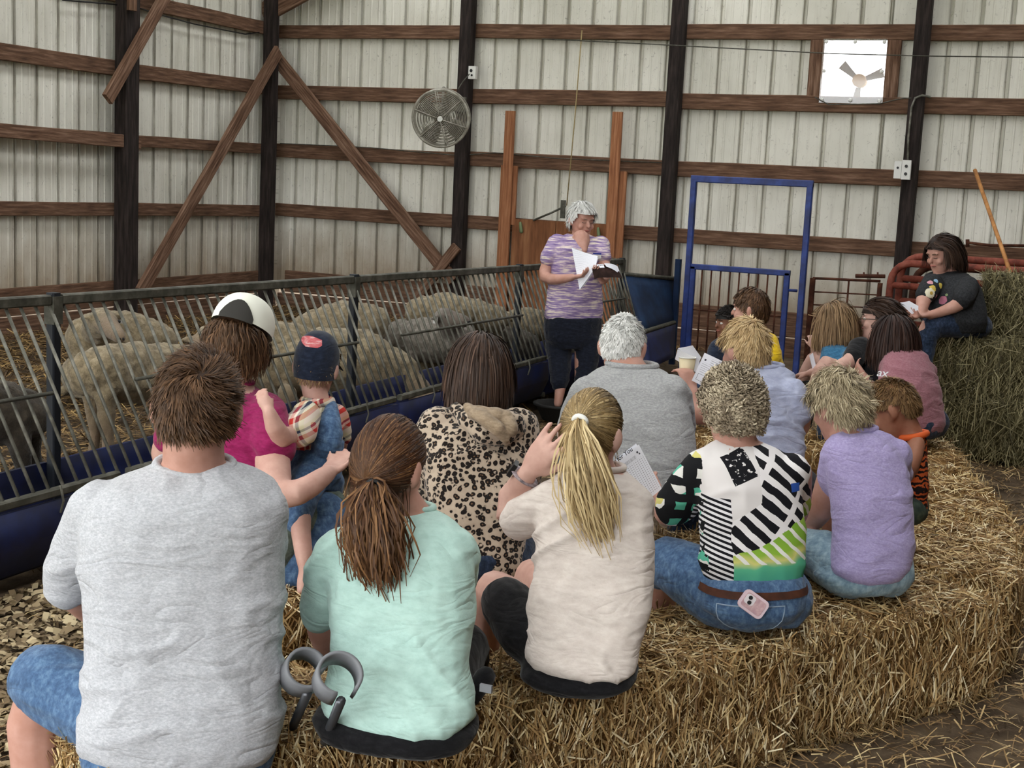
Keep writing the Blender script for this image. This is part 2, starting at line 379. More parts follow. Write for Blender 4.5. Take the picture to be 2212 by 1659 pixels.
def bale(label, p_rear0, p_rear1, z0=0.0, hgt=.38, wid=.46, hay=False, count=5000, slen=(.03, .12), group='straw bales used as seats', name='straw_bale', side=1, wd=(.002, .005)):
    """p_rear0 -> p_rear1: rear bottom edge; the bale lies to the left of that line"""
    a = np.array([*p_rear0, z0], float); b = np.array([*p_rear1, z0], float); L = np.linalg.norm(b - a); u = (b - a) / L
    left = np.array([-u[1], u[0], 0]) * side; c = (a + b) / 2 + left * wid / 2
    rz = math.atan2(u[1], u[0]); o_e = (L / 2, wid / 2, hgt / 2)
    # rounded, lumpy core
    nx, ny, nz = 22, 11, 9; V = []; Q = []
    def face(o, du, dv, nu, nv):
        base = len(V)
        for i in range(nu + 1):
            for j in range(nv + 1): V.append(o + du * i / nu + dv * j / nv)
        for i in range(nu):
            for j in range(nv):
                k = base + i * (nv + 1) + j; Q.append((k, k + nv + 1, k + nv + 2, k + 1))
    X, Y, Z = np.eye(3); h = np.array(o_e); lo = -h
    face(lo, Y * wid, X * L, ny, nx); face(lo + Z * hgt, X * L, Y * wid, nx, ny)
    face(lo, X * L, Z * hgt, nx, nz); face(lo + Y * wid, Z * hgt, X * L, nz, nx)
    face(lo, Z * hgt, Y * wid, nz, ny); face(lo + X * L, Y * wid, Z * hgt, ny, nz)
    V = np.array(V); r = .05
    inner = np.clip(V, lo + r, h - r); d = V - inner; ln = np.linalg.norm(d, axis=1, keepdims=True); V = inner + d / np.maximum(ln, 1e-9) * np.minimum(ln, r)
    seed = float(abs(p_rear0[0] * 31 + p_rear0[1] * 17))
    nn = nrmz(V / h ** 2 * np.abs(V)); lump = (vnoise(V * 9 + seed) - .5) * .035 + (vnoise(V * 26 + seed) - .5) * .016
    flake = np.abs(np.sin((V[:, 0] + seed) * 2 * math.pi / .11)); lump -= .012 * (flake < .16)
    V = V + nn * lump[:, None]; V[:, 2] = np.maximum(V[:, 2], -h[2])
    me = fast_mesh(name, V + [0, 0, h[2]], np.array(Q)); me.validate()
    o = link(name, me, 'hay_core' if hay else 'straw_core', None, None, True)
    cr, sr = math.cos(rz), math.sin(rz); o.matrix_basis = Matrix(((cr, -sr, 0, c[0]), (sr, cr, 0, c[1]), (0, 0, 1, z0), (0, 0, 0, 1)))
    tag(o, label, 'bale', group)
    # stalks over the five open faces
    areas = np.array([L * wid, L * hgt, L * hgt, wid * hgt, wid * hgt]); which = rng.choice(5, count, p=areas / areas.sum())
    uu, vv = rng.uniform(-1, 1, count), rng.uniform(-1, 1, count)
    P = np.zeros((count, 3)); N = np.zeros((count, 3)); D = np.zeros((count, 3)); th = rng.uniform(0, 2 * math.pi, count)
    for k, (ax, sg) in enumerate(((2, 1), (1, -1), (1, 1), (0, -1), (0, 1))):
        q = which == k; o1, o2 = [i for i in range(3) if i != ax]
        P[q, ax] = sg * h[ax]; P[q, o1] = uu[q] * h[o1]; P[q, o2] = vv[q] * h[o2]; N[q, ax] = sg
        if ax == 2: ang = th[q]
        else: ang = math.pi / 2 + rng.normal(0, .55, q.sum())      # stalks stand upright on the sides, in flakes
        D[q, o1] = np.cos(ang); D[q, o2] = np.sin(ang)
    inner = np.clip(P, lo + r, h - r); d = P - inner; ln = np.linalg.norm(d, axis=1, keepdims=True); P = inner + d / np.maximum(ln, 1e-9) * np.minimum(ln, r)
    nn = nrmz(P / h ** 2 * np.abs(P)); lump = (vnoise(P * 9 + seed) - .5) * .035 + (vnoise(P * 26 + seed) - .5) * .016
    P = P + nn * (lump[:, None] + rng.uniform(-.004, .012, (count, 1)))
    D = nrmz(D + N * rng.normal(0, .22, (count, 1)) + (rng.random((count, 1)) < .04) * N * .9)
    Lh = rng.uniform(*slen, count) * np.where(rng.random(count) < .06, 1.7, 1)
    P[:, 2] = np.maximum(P[:, 2], -h[2] + .01)
    st = blades('loose_straw', P + [0, 0, h[2]], D, nrmz(N + rng.normal(0, .45, N.shape)), Lh, rng.uniform(*wd, count))
    so = link('loose_straw', st, 'hay' if hay else 'straw', o); so['kind'] = 'stuff'
    return o

R0 = np.array([-1.25, 3.14]); UD = unit([.51, .86]); LB = .96
def rear(k, off=(0, 0)): return R0 + UD * LB * k + np.array(off)
bale('straw bale shared by the heather grey shirt and the mint shirt', rear(-1.17, (-.05, .03)), rear(-.05, (-.03, -.0)), count=14500)
bale('straw bale under the person in the cream shirt', rear(.0, (.02, -.015)), rear(.945, (.035, -.02)), count=14000)
bale('straw bale under the person in the lavender shirt', rear(1.0, (-.02, .02)), rear(1.95, (.06, -.01)), count=12500)
bale('straw bale that the small person in orange sits on', (-.21, 5.0), (-.25, 5.94), count=8500, wid=.62)
bale('straw bale behind the orange tank top, reaching back to the hay', (-.27, 5.97), (-.50, 6.90), count=5500, wid=.58)
bale('straw bale under the person in the mauve shirt', (-.53, 6.93), (-.76, 7.86), count=4500, wid=.52)
bale('straw bale under the person with the white cap', (-2.42, 3.18), (-2.06, 3.78), count=5000, hgt=.36)
bale('straw bale under the person in the leopard print jacket', (-1.76, 3.3), (-1.32, 4.1), count=3000)
bale('straw bale shared by the ash grey shirt and the pale blue shirt', (-1.44, 4.28), (-.88, 5.05), count=4000)
bale('straw bale under the person in the yellow shirt', (-1.86, 6.95), (-1.3, 7.65), count=2500)
bale('straw bale under the person wearing glasses', (-1.06, 7.25), (-.98, 8.2), count=2500, hgt=.34)
hg = dict(hay=True, group='green hay bales stacked by the wall', name='hay_bale', slen=(.05, .2), wd=(.0025, .0055))
bale('green hay bale at the bottom of the stack in front', (-1.22, 9.36), (-.2, 9.5), count=5500, hgt=.40, wid=.5, **hg)
bale('green hay bale that the person in the flower shirt sits on', (-1.20, 9.42), (-.2, 9.56), z0=.40, count=6500, hgt=.38, wid=.5, **hg)
bale('green hay bale at the bottom of the stack behind', (-1.14, 9.92), (-.1, 10.06), count=1500, hgt=.40, wid=.5, **hg)
bale('green hay bale second in the stack behind the flower print shirt', (-1.12, 9.97), (-.1, 10.1), z0=.40, count=2500, hgt=.38, wid=.5, **hg)
bale('green hay bale lying on top of the stack', (-.80, 9.90), (.06, 10.02), z0=.78, count=6000, hgt=.42, wid=.5, **hg)
bale('green hay bale standing beside the stack', (-.18, 9.0), (.8, 9.1), count=2500, hgt=.40, wid=.5, **hg)

# loose straw on the floor
def scatter(name, label, n, xr, yr, mat, slen, wd, z=.0, keep=None, up=.25, clump=None):
    P = np.column_stack([rng.uniform(*xr, n), rng.uniform(*yr, n), np.full(n, z)])
    if clump: P = P[vnoise(P * clump[0] + 3.3) + .25 * vnoise(P * clump[0] * 3.7) > clump[1]]
    if keep is not None: P = P[keep(P)]
    n = len(P); P[:, 2] += floor_z(P[:, 0], P[:, 1]) - .012 + rng.uniform(0, .02, n)
    a = rng.uniform(0, 2 * math.pi, n); D = nrmz(np.column_stack([np.cos(a), np.sin(a), rng.normal(0, up, n)]))
    N = nrmz(np.column_stack([rng.normal(0, .4, n), rng.normal(0, .4, n), np.ones(n)]))
    o = link(name, blades(name, P, D, N, rng.uniform(*slen, n), rng.uniform(*wd, n)), mat)
    return tag(o, label, 'straw', kind='stuff')
scatter('loose_straw', 'loose golden straw strewn over the aisle floor', 52000, (-3.7, 1.5), (2.2, 11), 'bedding_pale', (.02, .12), (.002, .005), clump=(1.7, .5))
scatter('pen_bedding', 'deep straw bedding covering the sheep pen', 36000, (-9.4, -4.0), (4.2, 14.2), 'bedding', (.06, .25), (.004, .01), z=.03, clump=(.8, .3))
scatter('wood_chips', 'pale wood chips on the floor beside the feed trough', 9000, (-3.8, -1.7), (2.3, 4.6), 'chips', (.015, .05), (.012, .028), z=.004, up=.35, clump=(1.1, .45))

# ------------------------------------------------------------------ hay feeder with slanted bars
T0, T1 = onz(0, 655, 1.10), onz(1140, 578, 1.05); B0, B1 = onz(0, 1095, .38), onz(1170, 775, .40)
def tp(y): return T0 + (T1 - T0) * (y - T0[1]) / (T1[1] - T0[1])
def bp(y): return B0 + (B1 - B0) * (y - B0[1]) / (B1[1] - B0[1])
feeder = tag(empty('sheep_feeder', (-3.9, 7.4, 0)), 'long feeder fence with slanted grey bars above a blue trough', 'feeder')
Y0, Y1 = 2.6, 11.62
for a, b in ((Y0, 4.55), (4.62, 7.02), (7.09, 9.38), (9.45, Y1)):
    beam('top_rail', tp(a), tp(b), .045, .045, 'dullsteel', feeder)
    beam('bottom_rail', bp(a), bp(b), .035, .035, 'dullsteel', feeder)
    m0, m1 = (tp(a + .25) + bp(a + .25)) / 2, (tp(b - .2) + bp(b - .2)) / 2
    build('middle_rod', MB().tube([m0 + [.02, 0, 0], m1 + [.02, 0, 0]], .009, 6), 'dullsteel', feeder, True)
yb = Y0 + .05; BM = None
while yb < Y1:
    a, b = tp(yb) - [0, 0, .02], bp(yb)
    build('bar', MB().tube([a, b], .0075, 6), 'galv', feeder, True); yb += .083
for y in (4.585, 7.055, 9.415, 11.62):
    p = tp(y); beam('upright', (p[0], y, 0), (p[0], y, p[2] + .03), .045, .05, 'upright', feeder)
    build('bracket', MB().box((p[0] + .0, y, p[2] - .045), (.055, .055, .12)), 'dullsteel', feeder)
    build('brace_foot', MB().tube([(p[0], y, .12), (bp(y)[0] + .0, y, .12)], .02, 6), 'dullsteel', feeder)
def trough_prof(p):
    x, z = p[0], p[2]
    return [(x + .02, z - .03), (x + .035, z - .16), (x - .02, z - .29), (x - .13, z - .345), (x - .26, z - .33), (x - .36, z - .24), (x - .41, z - .08), (x - .42, z + .0),
            (x - .40, z + .0), (x - .39, z - .08), (x - .34, z - .22), (x - .25, z - .305), (x - .13, z - .32), (x - .03, z - .27), (x + .015, z - .15), (x + .0, z - .03)]
for a, b in ((Y0, 4.57), (4.6, 7.04), (7.07, 9.40), (9.43, Y1)):
    rr = [np.array([(x, y, z) for x, z in trough_prof(bp(y))]) for y in np.linspace(a, b, 3)]
    build('trough', MB().rings(rr), 'trough', feeder, True)
    for y in np.linspace(a + .4, b - .4, 3):
        p = bp(y); build('wire_tie', MB().tube([p + [.03, 0, .03], p + [.045, 0, -.03], p + [.03, 0, -.08]], .005, 5), 'galv', feeder)
y = Y0
for y in (3.6, 5.8, 8.2, 10.4):
    p = bp(y); beam('trough_leg', (p[0] - .2, y, -.02), (p[0] - .2, y, .1), .05, .3, 'blue_dark', feeder, up=(0, 1, 0))

# sheet panel closing the end of the pen aisle
pen = tag(empty('feeder_panel', onz(1420, 800, 0)), 'dark blue sheet metal feeder panel beside the tall blue frame', 'panel')
def slab(name, cs, mat, thick, parent):
    a_, b_, c_, d_ = [at(*q) for q in cs]; nr = unit(np.cross(b_ - a_, d_ - a_)); V = []; n_ = 6
    for k in (0, 1):
        for i in range(n_):
            for j in range(n_): u, v = j / (n_ - 1), i / (n_ - 1); V.append((a_ * (1 - u) + b_ * u) * (1 - v) + (d_ * (1 - u) + c_ * u) * v + nr * thick * k)
    F = [(i * n_ + j, i * n_ + j + 1, (i + 1) * n_ + j + 1, (i + 1) * n_ + j) for i in range(n_ - 1) for j in range(n_ - 1)]; m = n_ * n_; F += [tuple(m + x for x in f[::-1]) for f in F]
    rim = [j for j in range(n_)] + [i * n_ + n_ - 1 for i in range(1, n_)] + [(n_ - 1) * n_ + j for j in range(n_ - 2, -1, -1)] + [i * n_ for i in range(n_ - 2, 0, -1)]
    F += [(rim[i], rim[i - 1], m + rim[i - 1], m + rim[i]) for i in range(len(rim))]
    return build(name, MB().add(V, F), mat, parent, True)
q4 = [(1346, 592, 232), (1462, 602, 222), (1460, 695, 222), (1388, 718, 240)]; q = [at(*c) for c in q4]
slab('sheet', q4, 'blue_dark', .02, pen)
for i, j in ((0, 1), (3, 2)): build('rim', MB().tube([q[i], q[j]], .022, 6), 'dullsteel', pen, True)
slab('trough', [(1388, 724, 242), (1460, 700, 223), (1456, 772, 230), (1396, 800, 248)], 'trough', .2, pen)
pt = at(1466, 560, 224); beam('end_post', (pt[0], pt[1], 0), pt, .055, .055, 'blue_dark', pen)
for k in range(6):
    f = k / 5; build('bar', MB().tube([at(1312 + 28 * f, 556 + 3 * f, 246 - 10 * f), at(1326 + 52 * f, 716 - 8 * f, 254 - 10 * f)], .008, 6), 'dullsteel', pen, True)

# tall blue walk-through frame with its small gate
FY = 12.0; fx0, fx1 = ony(1500, 386, FY)[0], ony(1751, 393, FY)[0]
fr = tag(empty('gate_frame', ((fx0 + fx1) / 2, FY, 0)), 'tall bright blue square-tube walk-through frame against the white wall', 'frame')
beam('side_post', (fx0, FY, -.02), (fx0, FY, 1.79), .052, .052, 'blue', fr, up=(1, 0, 0)); beam('side_post', (fx1, FY, -.02), (fx1, FY, 1.79), .052, .052, 'blue', fr, up=(1, 0, 0))
beam('top_bar', (fx0 - .026, FY, 1.79), (fx1 + .026, FY, 1.79), .06, .05, 'blue', fr)
beam('bottom_bar', (fx0, FY, .0), (fx1, FY, .0), .04, .05, 'blue', fr)
gt = tag(empty('pen_gate', ((fx0 + fx1) / 2, FY, 0)), 'low blue gate with thin upright rods hung inside the tall frame', 'gate')
gx0, gx1, gz = fx0 + .045, fx1 - .14, ony(1600, 583, FY)[2]
beam('stile', (gx0, FY, .1), (gx0, FY, gz), .05, .04, 'blue', gt, up=(1, 0, 0)); beam('stile', (gx1, FY, .1), (gx1, FY, gz), .05, .04, 'blue', gt, up=(1, 0, 0))
beam('rail', (gx0 - .025, FY, gz), (gx1 + .025, FY, gz), .05, .04, 'blue', gt); beam('rail', (gx0, FY, .12), (gx1, FY, .12), .05, .04, 'blue', gt)
for k in range(1, 10):
    x = gx0 + (gx1 - gx0) * k / 10; build('rod', MB().tube([(x, FY, .12), (x, FY, gz)], .008, 6), 'rustdark', gt, True)
build('middle_rod', MB().tube([(gx0, FY, .62), (gx1, FY, .62)], .008, 6), 'rustdark', gt, True)
build('latch', MB().tube([(gx1, FY, .86), (gx1 + .1, FY - .01, .86)], .014, 6), 'blue', gt, True)

# thin rusty panel right of it
rp = tag(empty('rusty_panel', (-2.15, 12.2, 0)), 'low rusty panel of thin rods right of the tall blue frame', 'gate')
RY = 12.2; rx0, rx1 = ony(1748, 700, RY)[0], ony(1902, 605, RY)[0]; rz = ony(1800, 604, RY)[2]
beam('stile', (rx0, RY, 0), (rx0, RY, rz), .045, .045, 'rustdark', rp, up=(1, 0, 0)); beam('stile', (rx1, RY, 0), (rx1, RY, rz), .04, .04, 'rustdark', rp, up=(1, 0, 0))
for k, z in enumerate((rz, rz - .12, rz - .235, rz - .35, rz - .47, rz - .6, rz - .75)):
    build('rod', MB().tube([(rx0, RY, z - .0), (rx1, RY, z + .015)], .013 if k == 0 else .007, 6), 'rustdark', rp, True)
xm = ony(1831, 640, RY)[0]; build('rod', MB().tube([(xm, RY, .0), (xm, RY, rz)], .009, 6), 'rustdark', rp, True)
build('latch_bar', MB().tube([ony(1848, 596, RY - .05), ony(1912, 597, RY - .05)], .018, 7), 'rustdark', rp, True)
for xx in (1866, 1896): build('latch_pin', MB().tube([ony(xx, 588, RY - .05), ony(xx, 600, RY - .05)], .008, 6), 'rustdark', rp, True)

# stacked tube gates leaning on the wall
def tube_gate(label, x0, y, ztop, dy, mat):
    o = tag(empty('tube_gate', (x0 + 1.4, y, 0)), label, 'gate', 'red tube gates leaning on the back wall')
    x1 = x0 + 2.9; zb = ztop - 1.02; r = .17
    def arc(cx, cz, a0, a1): return [(cx + r * math.cos(a), 0, cz + r * math.sin(a)) for a in np.linspace(a0, a1, 6)]
    path = arc(x0 + r, ztop - r, math.pi, math.pi / 2) + arc(x1 - r, ztop - r, math.pi / 2, 0) + arc(x1 - r, zb + r, 0, -math.pi / 2) + arc(x0 + r, zb + r, -math.pi / 2, -math.pi)
    lean = lambda p: (p[0], y + dy * (p[2] - zb), p[2])
    build('outer_tube', MB().tube([lean(p) for p in path], .033, 8, closed=True, up=(0, 1, 0)), mat, o, True)
    for k in range(1, 5):
        z = zb + 1.02 * k / 5; build('rail', MB().tube([lean((x0, 0, z)), lean((x1, 0, z))], .03, 8), mat, o, True)
    for xx in (x0 + .9, x0 + 2.0): build('brace', MB().tube([lean((xx, 0, zb)), lean((xx, 0, ztop))], .022, 6), mat, o, True)
gxl = ony(1924, 600, 12.7)[0]
tube_gate('rusty red tube gate in front of the gate stack against the wall', gxl, 12.62, 1.13, .12, 'rust')
tube_gate('rusty red tube gate second in the stack', gxl + .06, 12.78, 1.19, .12, 'rust')
tube_gate('brownish tube gate at the back of the stack', gxl + .16, 12.95, 1.10, .12, 'rustdark')
# leaning wooden handle
h0, h1 = at(2106, 368, 232), at(2200, 640, 262)
hd = tag(empty('fork_handle', h1), 'long wooden tool handle leaning against the wall above the hay', 'handle')
build('shaft', MB().tube([h0, h0 * .5 + h1 * .5, h1 + (h1 - h0) * .35], [.019, .018, .02], 8), mottled('ash_handle', ['8a5a34', 'a9743f', 'c08a52'], (3, 3, 3), 4, .6), hd, True)
build('iron_rod', MB().tube([ony(2088, 524, 14.25), ony(2140, 530, 14.25), ony(2230, 531, 14.25)], .016, 6), 'rustdark', wall_back, True)
build('iron_rod', MB().tube([ony(2090, 517, 14.25), ony(2090, 533, 14.25)], .02, 6), 'rustdark', wall_back, True)

# ------------------------------------------------------------------ plank door behind the speaker
bd = tag(empty('door_1', (-5.7, 14.2, 0)), 'brown sliding plywood half door between upright pine planks', kind='structure')
for (xa, ya), wd, zt, zb, yy in (((1103, 238), .115, 2.46, .0, 14.17), ((1335, 238), .115, 2.48, .0, 14.17), ((1092, 360), .10, 1.86, 0, 14.22), ((1112, 356), .075, 1.86, 1.2, 14.22), ((1346, 360), .1, 1.85, .0, 14.22), ((1322, 362), .05, 1.85, 0.6, 14.22)):
    x = ony(xa, ya, yy)[0]; beam('plank', (x, yy, zb), (x, yy, zt), wd, .04, 'wood_pine', bd, up=(1, 0, 0))
px0, px1 = ony(1106, 472, 14.19)[0], ony(1334, 480, 14.19)[0]; pm = px0 + (px1 - px0) * .42
for a, b_ in ((px0, pm - .004), (pm + .004, px1)):
    build('plywood_sheet', MB().box(((a + b_) / 2, 14.215, .64), (b_ - a, .018, 1.26)), 'plywood', bd)
x = ony(1226, 440, 14.2)[0]
build('pull_rope', MB().tube([(x + .02, 14.3, 3.35), (x, 14.28, 2.4), (x - .01, 14.2, 1.45)], .007, 5), mottled('jute_rope', ['8b7a55', 'a8966c'], nscale=30), bd, True)
build('rope', MB().tube([ony(1152, 476, 14.18), ony(1190, 460, 14.18), ony(1222, 445, 14.18)], .012, 5), 'dullsteel', bd, True)
build('bracket', MB().box(ony(1216, 452, 14.17), (.05, .03, .2)), 'dullsteel', bd)
for xx, yy in ((1124, 490), (1292, 502)): build('twine_tuft', MB().limb([ony(xx, yy - 8, 14.17), ony(xx + 2, yy + 10, 14.17)], [.016, .022], 6), plain('green_twine_' + str(xx), '6d7c58'), bd, True)

# ------------------------------------------------------------------ window with exhaust fan outside
wn = tag(empty('window_1', ((WX0 + WX1) / 2, YB, WZ0)), 'small bright square window in the back wall with an exhaust fan behind the pane', kind='structure')
xc, zc = (WX0 + WX1) / 2, (WZ0 + WZ1) / 2
for x, wd in ((WX0 - .06, .14), (WX1 + .06, .14)): beam('jamb', (x, YB - .015, WZ0 - .0), (x, YB - .015, WZ1 + .0), wd, .05, 'wood_old', wn, up=(1, 0, 0))
t = NT('clear_acrylic'); tr = t.n('ShaderNodeBsdfTransparent', {0: (.96, .97, .98, 1)}); gl = t.n('ShaderNodeBsdfGlossy', {1: .05}); df = t.n('ShaderNodeBsdfDiffuse', {0: (.8, .8, .78, 1)})
mx = t.n('ShaderNodeMixShader', {0: .06, 1: tr.outputs[0], 2: gl.outputs[0]}); mx2 = t.n('ShaderNodeMixShader', {0: .12, 1: mx.outputs[0], 2: df.outputs[0]}); t.t.links.new(mx2.outputs[0], t.t.nodes['Material Output'].inputs[0]); MT['acrylic'] = t.m
build('pane', MB().box((xc, YB - .05, zc), (.64, .006, .64)), 'acrylic', wn)
for i in (-1, 0, 1):
    for j in (-1, 0, 1):
        if i or j: build('washer', MB().tube([(xc + i * .29, YB - .058, zc + j * .29), (xc + i * .29, YB - .07, zc + j * .29)], [.02, .013], 10, up=(1, 0, 0)), 'white', wn)
MT['fanbrass'] = plain('tan_motor', 'a07a55', .6); MT['fanblade'] = plain('grey_brown_blade', '756a66', .7)
build('motor', MB().tube([(xc + .02, YB + .2, zc - .07), (xc + .02, YB + .34, zc - .07)], [.068, .068], 14, up=(1, 0, 0)), 'fanbrass', wn, True)
for a in (20, 140, 265):
    a = math.radians(a); d = np.array([math.cos(a), 0, math.sin(a)]); e = np.array([-math.sin(a), 0, math.cos(a)])
    p = np.array([xc + .02, YB + .24, zc - .07]); v = [p + d * .07 - e * .025, p + d * .07 + e * .025, p + d * .15 - e * .035, p + d * .15 + e * .035, p + d * .25 - e * .05, p + d * .25 + e * .05]
    v = np.array(v); build('fan_blade', MB().add(np.concatenate([v, v + [0, .012, 0]]), [(0, 1, 3, 2), (2, 3, 5, 4), (6, 8, 9, 7), (8, 10, 11, 9), (0, 2, 8, 6), (2, 4, 10, 8), (1, 7, 9, 3), (3, 9, 11, 5), (4, 5, 11, 10), (0, 6, 7, 1)]), 'fanblade', wn)

# ------------------------------------------------------------------ round barn fan, boxes, conduit
fc = at(952, 256, 212); fn = unit(np.array([.33, -.93, -.16])); fa = unit(np.cross(fn, [0, 0, 1])); fb = np.cross(fa, fn)
FR = .287
fan = tag(empty('barn_fan', fc - [0, 0, .3]), 'round dusty caged barn fan hung on the black post', 'fan')
MT['cage'] = mottled('dusty_wire', ['6f6b60', '928e83', 'b8b5ab'], nscale=9, rough=.6); MT['fandust'] = mottled('dusty_blade', ['4e4a41', '6b665b', '87826f'], nscale=6)
def circ(r, off, n=40): return [fc + fn * off + r * (math.cos(a) * fa + math.sin(a) * fb) for a in np.linspace(0, 2 * math.pi, n, endpoint=False)]
build('rim', MB().tube(circ(FR, 0), .014, 6, closed=True), 'cage', fan, True); build('rear_rim', MB().tube(circ(FR, -.12), .01, 6, closed=True), 'cage', fan, True)
for k in range(1, 19): build('wire_ring', MB().tube(circ(FR * k / 19, .05 * (1 - (k / 19) ** 2)), .0042, 4, closed=True), 'cage', fan, True)
for k in range(1, 10): build('rear_wire_ring', MB().tube(circ(FR * k / 10, -.12 - .06 * (1 - (k / 10) ** 2)), .0045, 4, closed=True), 'fandust', fan, True)
for k in range(6):
    a = k * math.pi / 3 + .3; d = math.cos(a) * fa + math.sin(a) * fb
    build('spoke', MB().tube([fc + fn * (.05 * (1 - f * f) + .006) + d * FR * f for f in np.linspace(.1, 1, 6)], .006, 5), 'cage', fan, True)
    build('rear_spoke', MB().tube([fc - fn * .12 + d * FR * .2, fc - fn * .12 + d * FR], .006, 5), 'cage', fan, True)
build('badge', MB().tube([fc + fn * .05, fc + fn * .066], [.03, .024], 14), 'white', fan)
build('motor', MB().tube([fc - fn * .02, fc - fn * .2], [.08, .075], 14), 'fandust', fan, True)
for k in range(4):
    a = k * math.pi / 2 + .5; d = math.cos(a) * fa + math.sin(a) * fb; e = np.cross(fn, d); p = fc - fn * .03
    v = np.array([p + d * .05 - e * .03, p + d * .05 + e * .03, p + d * .15 - e * .09 + fn * .02, p + d * .15 + e * .07 - fn * .02, p + d * .26 - e * .1 + fn * .03, p + d * .26 + e * .08 - fn * .03])
    build('blade', MB().add(np.concatenate([v, v - fn * .006]), [(0, 1, 3, 2), (2, 3, 5, 4), (6, 8, 9, 7), (8, 10, 11, 9), (0, 2, 8, 6), (2, 4, 10, 8), (1, 7, 9, 3), (3, 9, 11, 5), (4, 5, 11, 10), (0, 6, 7, 1)]), 'fandust', fan)
pm_ = np.array([POSTB[1], YB - .22, 2.52])
arm0 = ony(958, 190, 13.6)
build('arm', MB().tube([arm0, pm_ + [0, 0, .02]], .018, 6), 'galv', fan, True); build('hanger', MB().tube([arm0, fc - fn * .1], .014, 6), 'galv', fan, True)
build('mount_plate', MB().box(pm_, (.13, .03, .16)), 'galv', fan)
def wbox(label, p, d, marks):
    o = tag(empty('outlet_box', p), label, 'electrical box'); build('body', MB().box(p, d), 'white', o)
    for dx, dz, r in marks: build('socket', MB().tube([p + [dx, -d[1] / 2, dz], p + [dx, -d[1] / 2 - .008, dz]], r, 8, up=(1, 0, 0)), 'black', o)
wbox('small white switch box on the post above the fan', np.array([ony(1022, 157, 14.17)[0], 14.165, ony(1022, 157, 14.17)[2]]), (.09, .05, .14), [(-.01, .02, .018), (.0, -.03, .012)])
p = ony(1958, 367, 14.16); wbox('grey outlet box with two sockets on the black post by the wall', p, (.085, .06, .19), [(0, .035, .016), (0, -.04, .016)])
p = ony(1940, 367, 14.16); wbox('white switch box beside the outlet box on the post', p, (.07, .06, .17), [(0, .02, .012)])
cdt = [ony(1961, 350, 14.19), ony(1962, 300, 14.19), ony(1969, 232, 14.19), ony(1977, 212, 14.19), ony(1992, 206, 14.19), ony(2010, 210, 14.2)]
tag(build('conduit', MB().tube(cdt, .012, 7), 'galv', None, True), 'grey conduit climbing the black post from the outlet box', 'conduit')
def cable(label, pts, r=.006, mat='dullsteel'): tag(build('cable', MB().tube(pts, r, 5), mat, None, True), label, 'cable')
cable('thin cable strung straight across the upper back wall', [ony(1170, 84, 14.05), ony(1400, 95, 14.05), ony(1800, 116, 14.05), ony(2000, 121, 14.05), ony(2240, 124, 14.05), ony(2900, 128, 14.05)])
cable('cable looping from the window frame to the conduit', [ony(1760, 210, 14.3), ony(1790, 226, 14.3), ony(1900, 224, 14.3), ony(1950, 212, 14.3), ony(1968, 212, 14.2)])
cable('cable running along the third girt of the back wall', [ony(x, y, 14.33) for x, y in ((605, 310), (700, 314), (800, 319), (990, 336), (1070, 330), (1200, 342), (1440, 352))])
cable('cable from the switch box down to the fan', [ony(1014, 160, 14.1), ony(1000, 176, 13.9), ony(990, 192, 13.7)])
cable('cable sagging along the side wall below the top girt', [onx(x, y, -9.5) for x, y in ((135, 0), (230, 8), (290, 14), (350, 33), (420, 52), (480, 64), (530, 74), (560, 70))], .008, 'black')

# ------------------------------------------------------------------ cloth, skin and hair materials
def cloth(name, stops, nscale=70, scale=(1, 1, 2.2), bump=.15, rough=.92, wrinkle=.55):
    t = NT(name); v = t.co('Object', scale); f = t.noise(v, nscale, 3, .7)
    wr = t.n('ShaderNodeTexNoise', {'Vector': t.co('Object', (4, 4, 11)), 'Scale': 1.6, 'Detail': 2.0, 'Roughness': .45, 'Distortion': 1.1}).outputs['Fac']
    wr = t.math('ABSOLUTE', t.math('SUBTRACT', wr, .5)); fine = t.math('MULTIPLY', t.noise(t.co('Object'), 260, 2), .02 * bump / .15)
    t.bump(t.math('ADD', t.math('MULTIPLY', wr, wrinkle), fine), .55, .05)
    k = len(stops); return t.done(t.ramp(f, [(.32 + .36 * i / (k - 1), c) for i, c in enumerate(stops)]), rough, .15, 0, .15)
MT['heather_grey'] = cloth('heather_grey_cotton', ['a0a2a8', 'b0b2b8', 'c2c3c8'], 120)
MT['heather_ash'] = cloth('heather_ash_cotton', ['8b8c8e', '9b9c9d', 'adaeae'], 110)
MT['mint'] = cloth('mint_cotton', ['accdc5', 'b5d6ce', 'bcdcd4'], 30)
MT['cream'] = cloth('cream_cotton', ['cbc0b9', 'd3c9c2', 'dad1ca'], 30)
MT['lavender'] = cloth('heather_lavender_cotton', ['9a8fbe', 'a89dca', 'b8aed5'], 120)
MT['paleblue'] = cloth('pale_blue_cotton', ['9ba1bb', 'a5abc4', 'b0b6cc'], 30)
MT['magenta'] = cloth('magenta_cotton', ['7a1747', '861c50', '92245a'], 40)
MT['mauve'] = cloth('mauve_cotton', ['8a5a62', '956670', 'a0727b'], 80)
MT['yellow'] = cloth('yellow_cotton', ['c9a51b', 'd6b422', 'e0c02c'], 40)
MT['navy'] = cloth('navy_cotton', ['161c2b', '1d2536', '262f42'], 40)
MT['navy_pants'] = cloth('navy_trousers', ['10131d', '171b27', '1f2432'], 40)
MT['blackc'] = cloth('black_cotton', ['0d0d10', '141417', '1d1d20'], 40)
MT['tan'] = cloth('tan_suede', ['7d6c58', '8f7d68', 'a08e78'], 40)
MT['denim'] = cloth('blue_denim', ['3a5272', '4a6588', '63809f'], 60, (1, 1, .6))
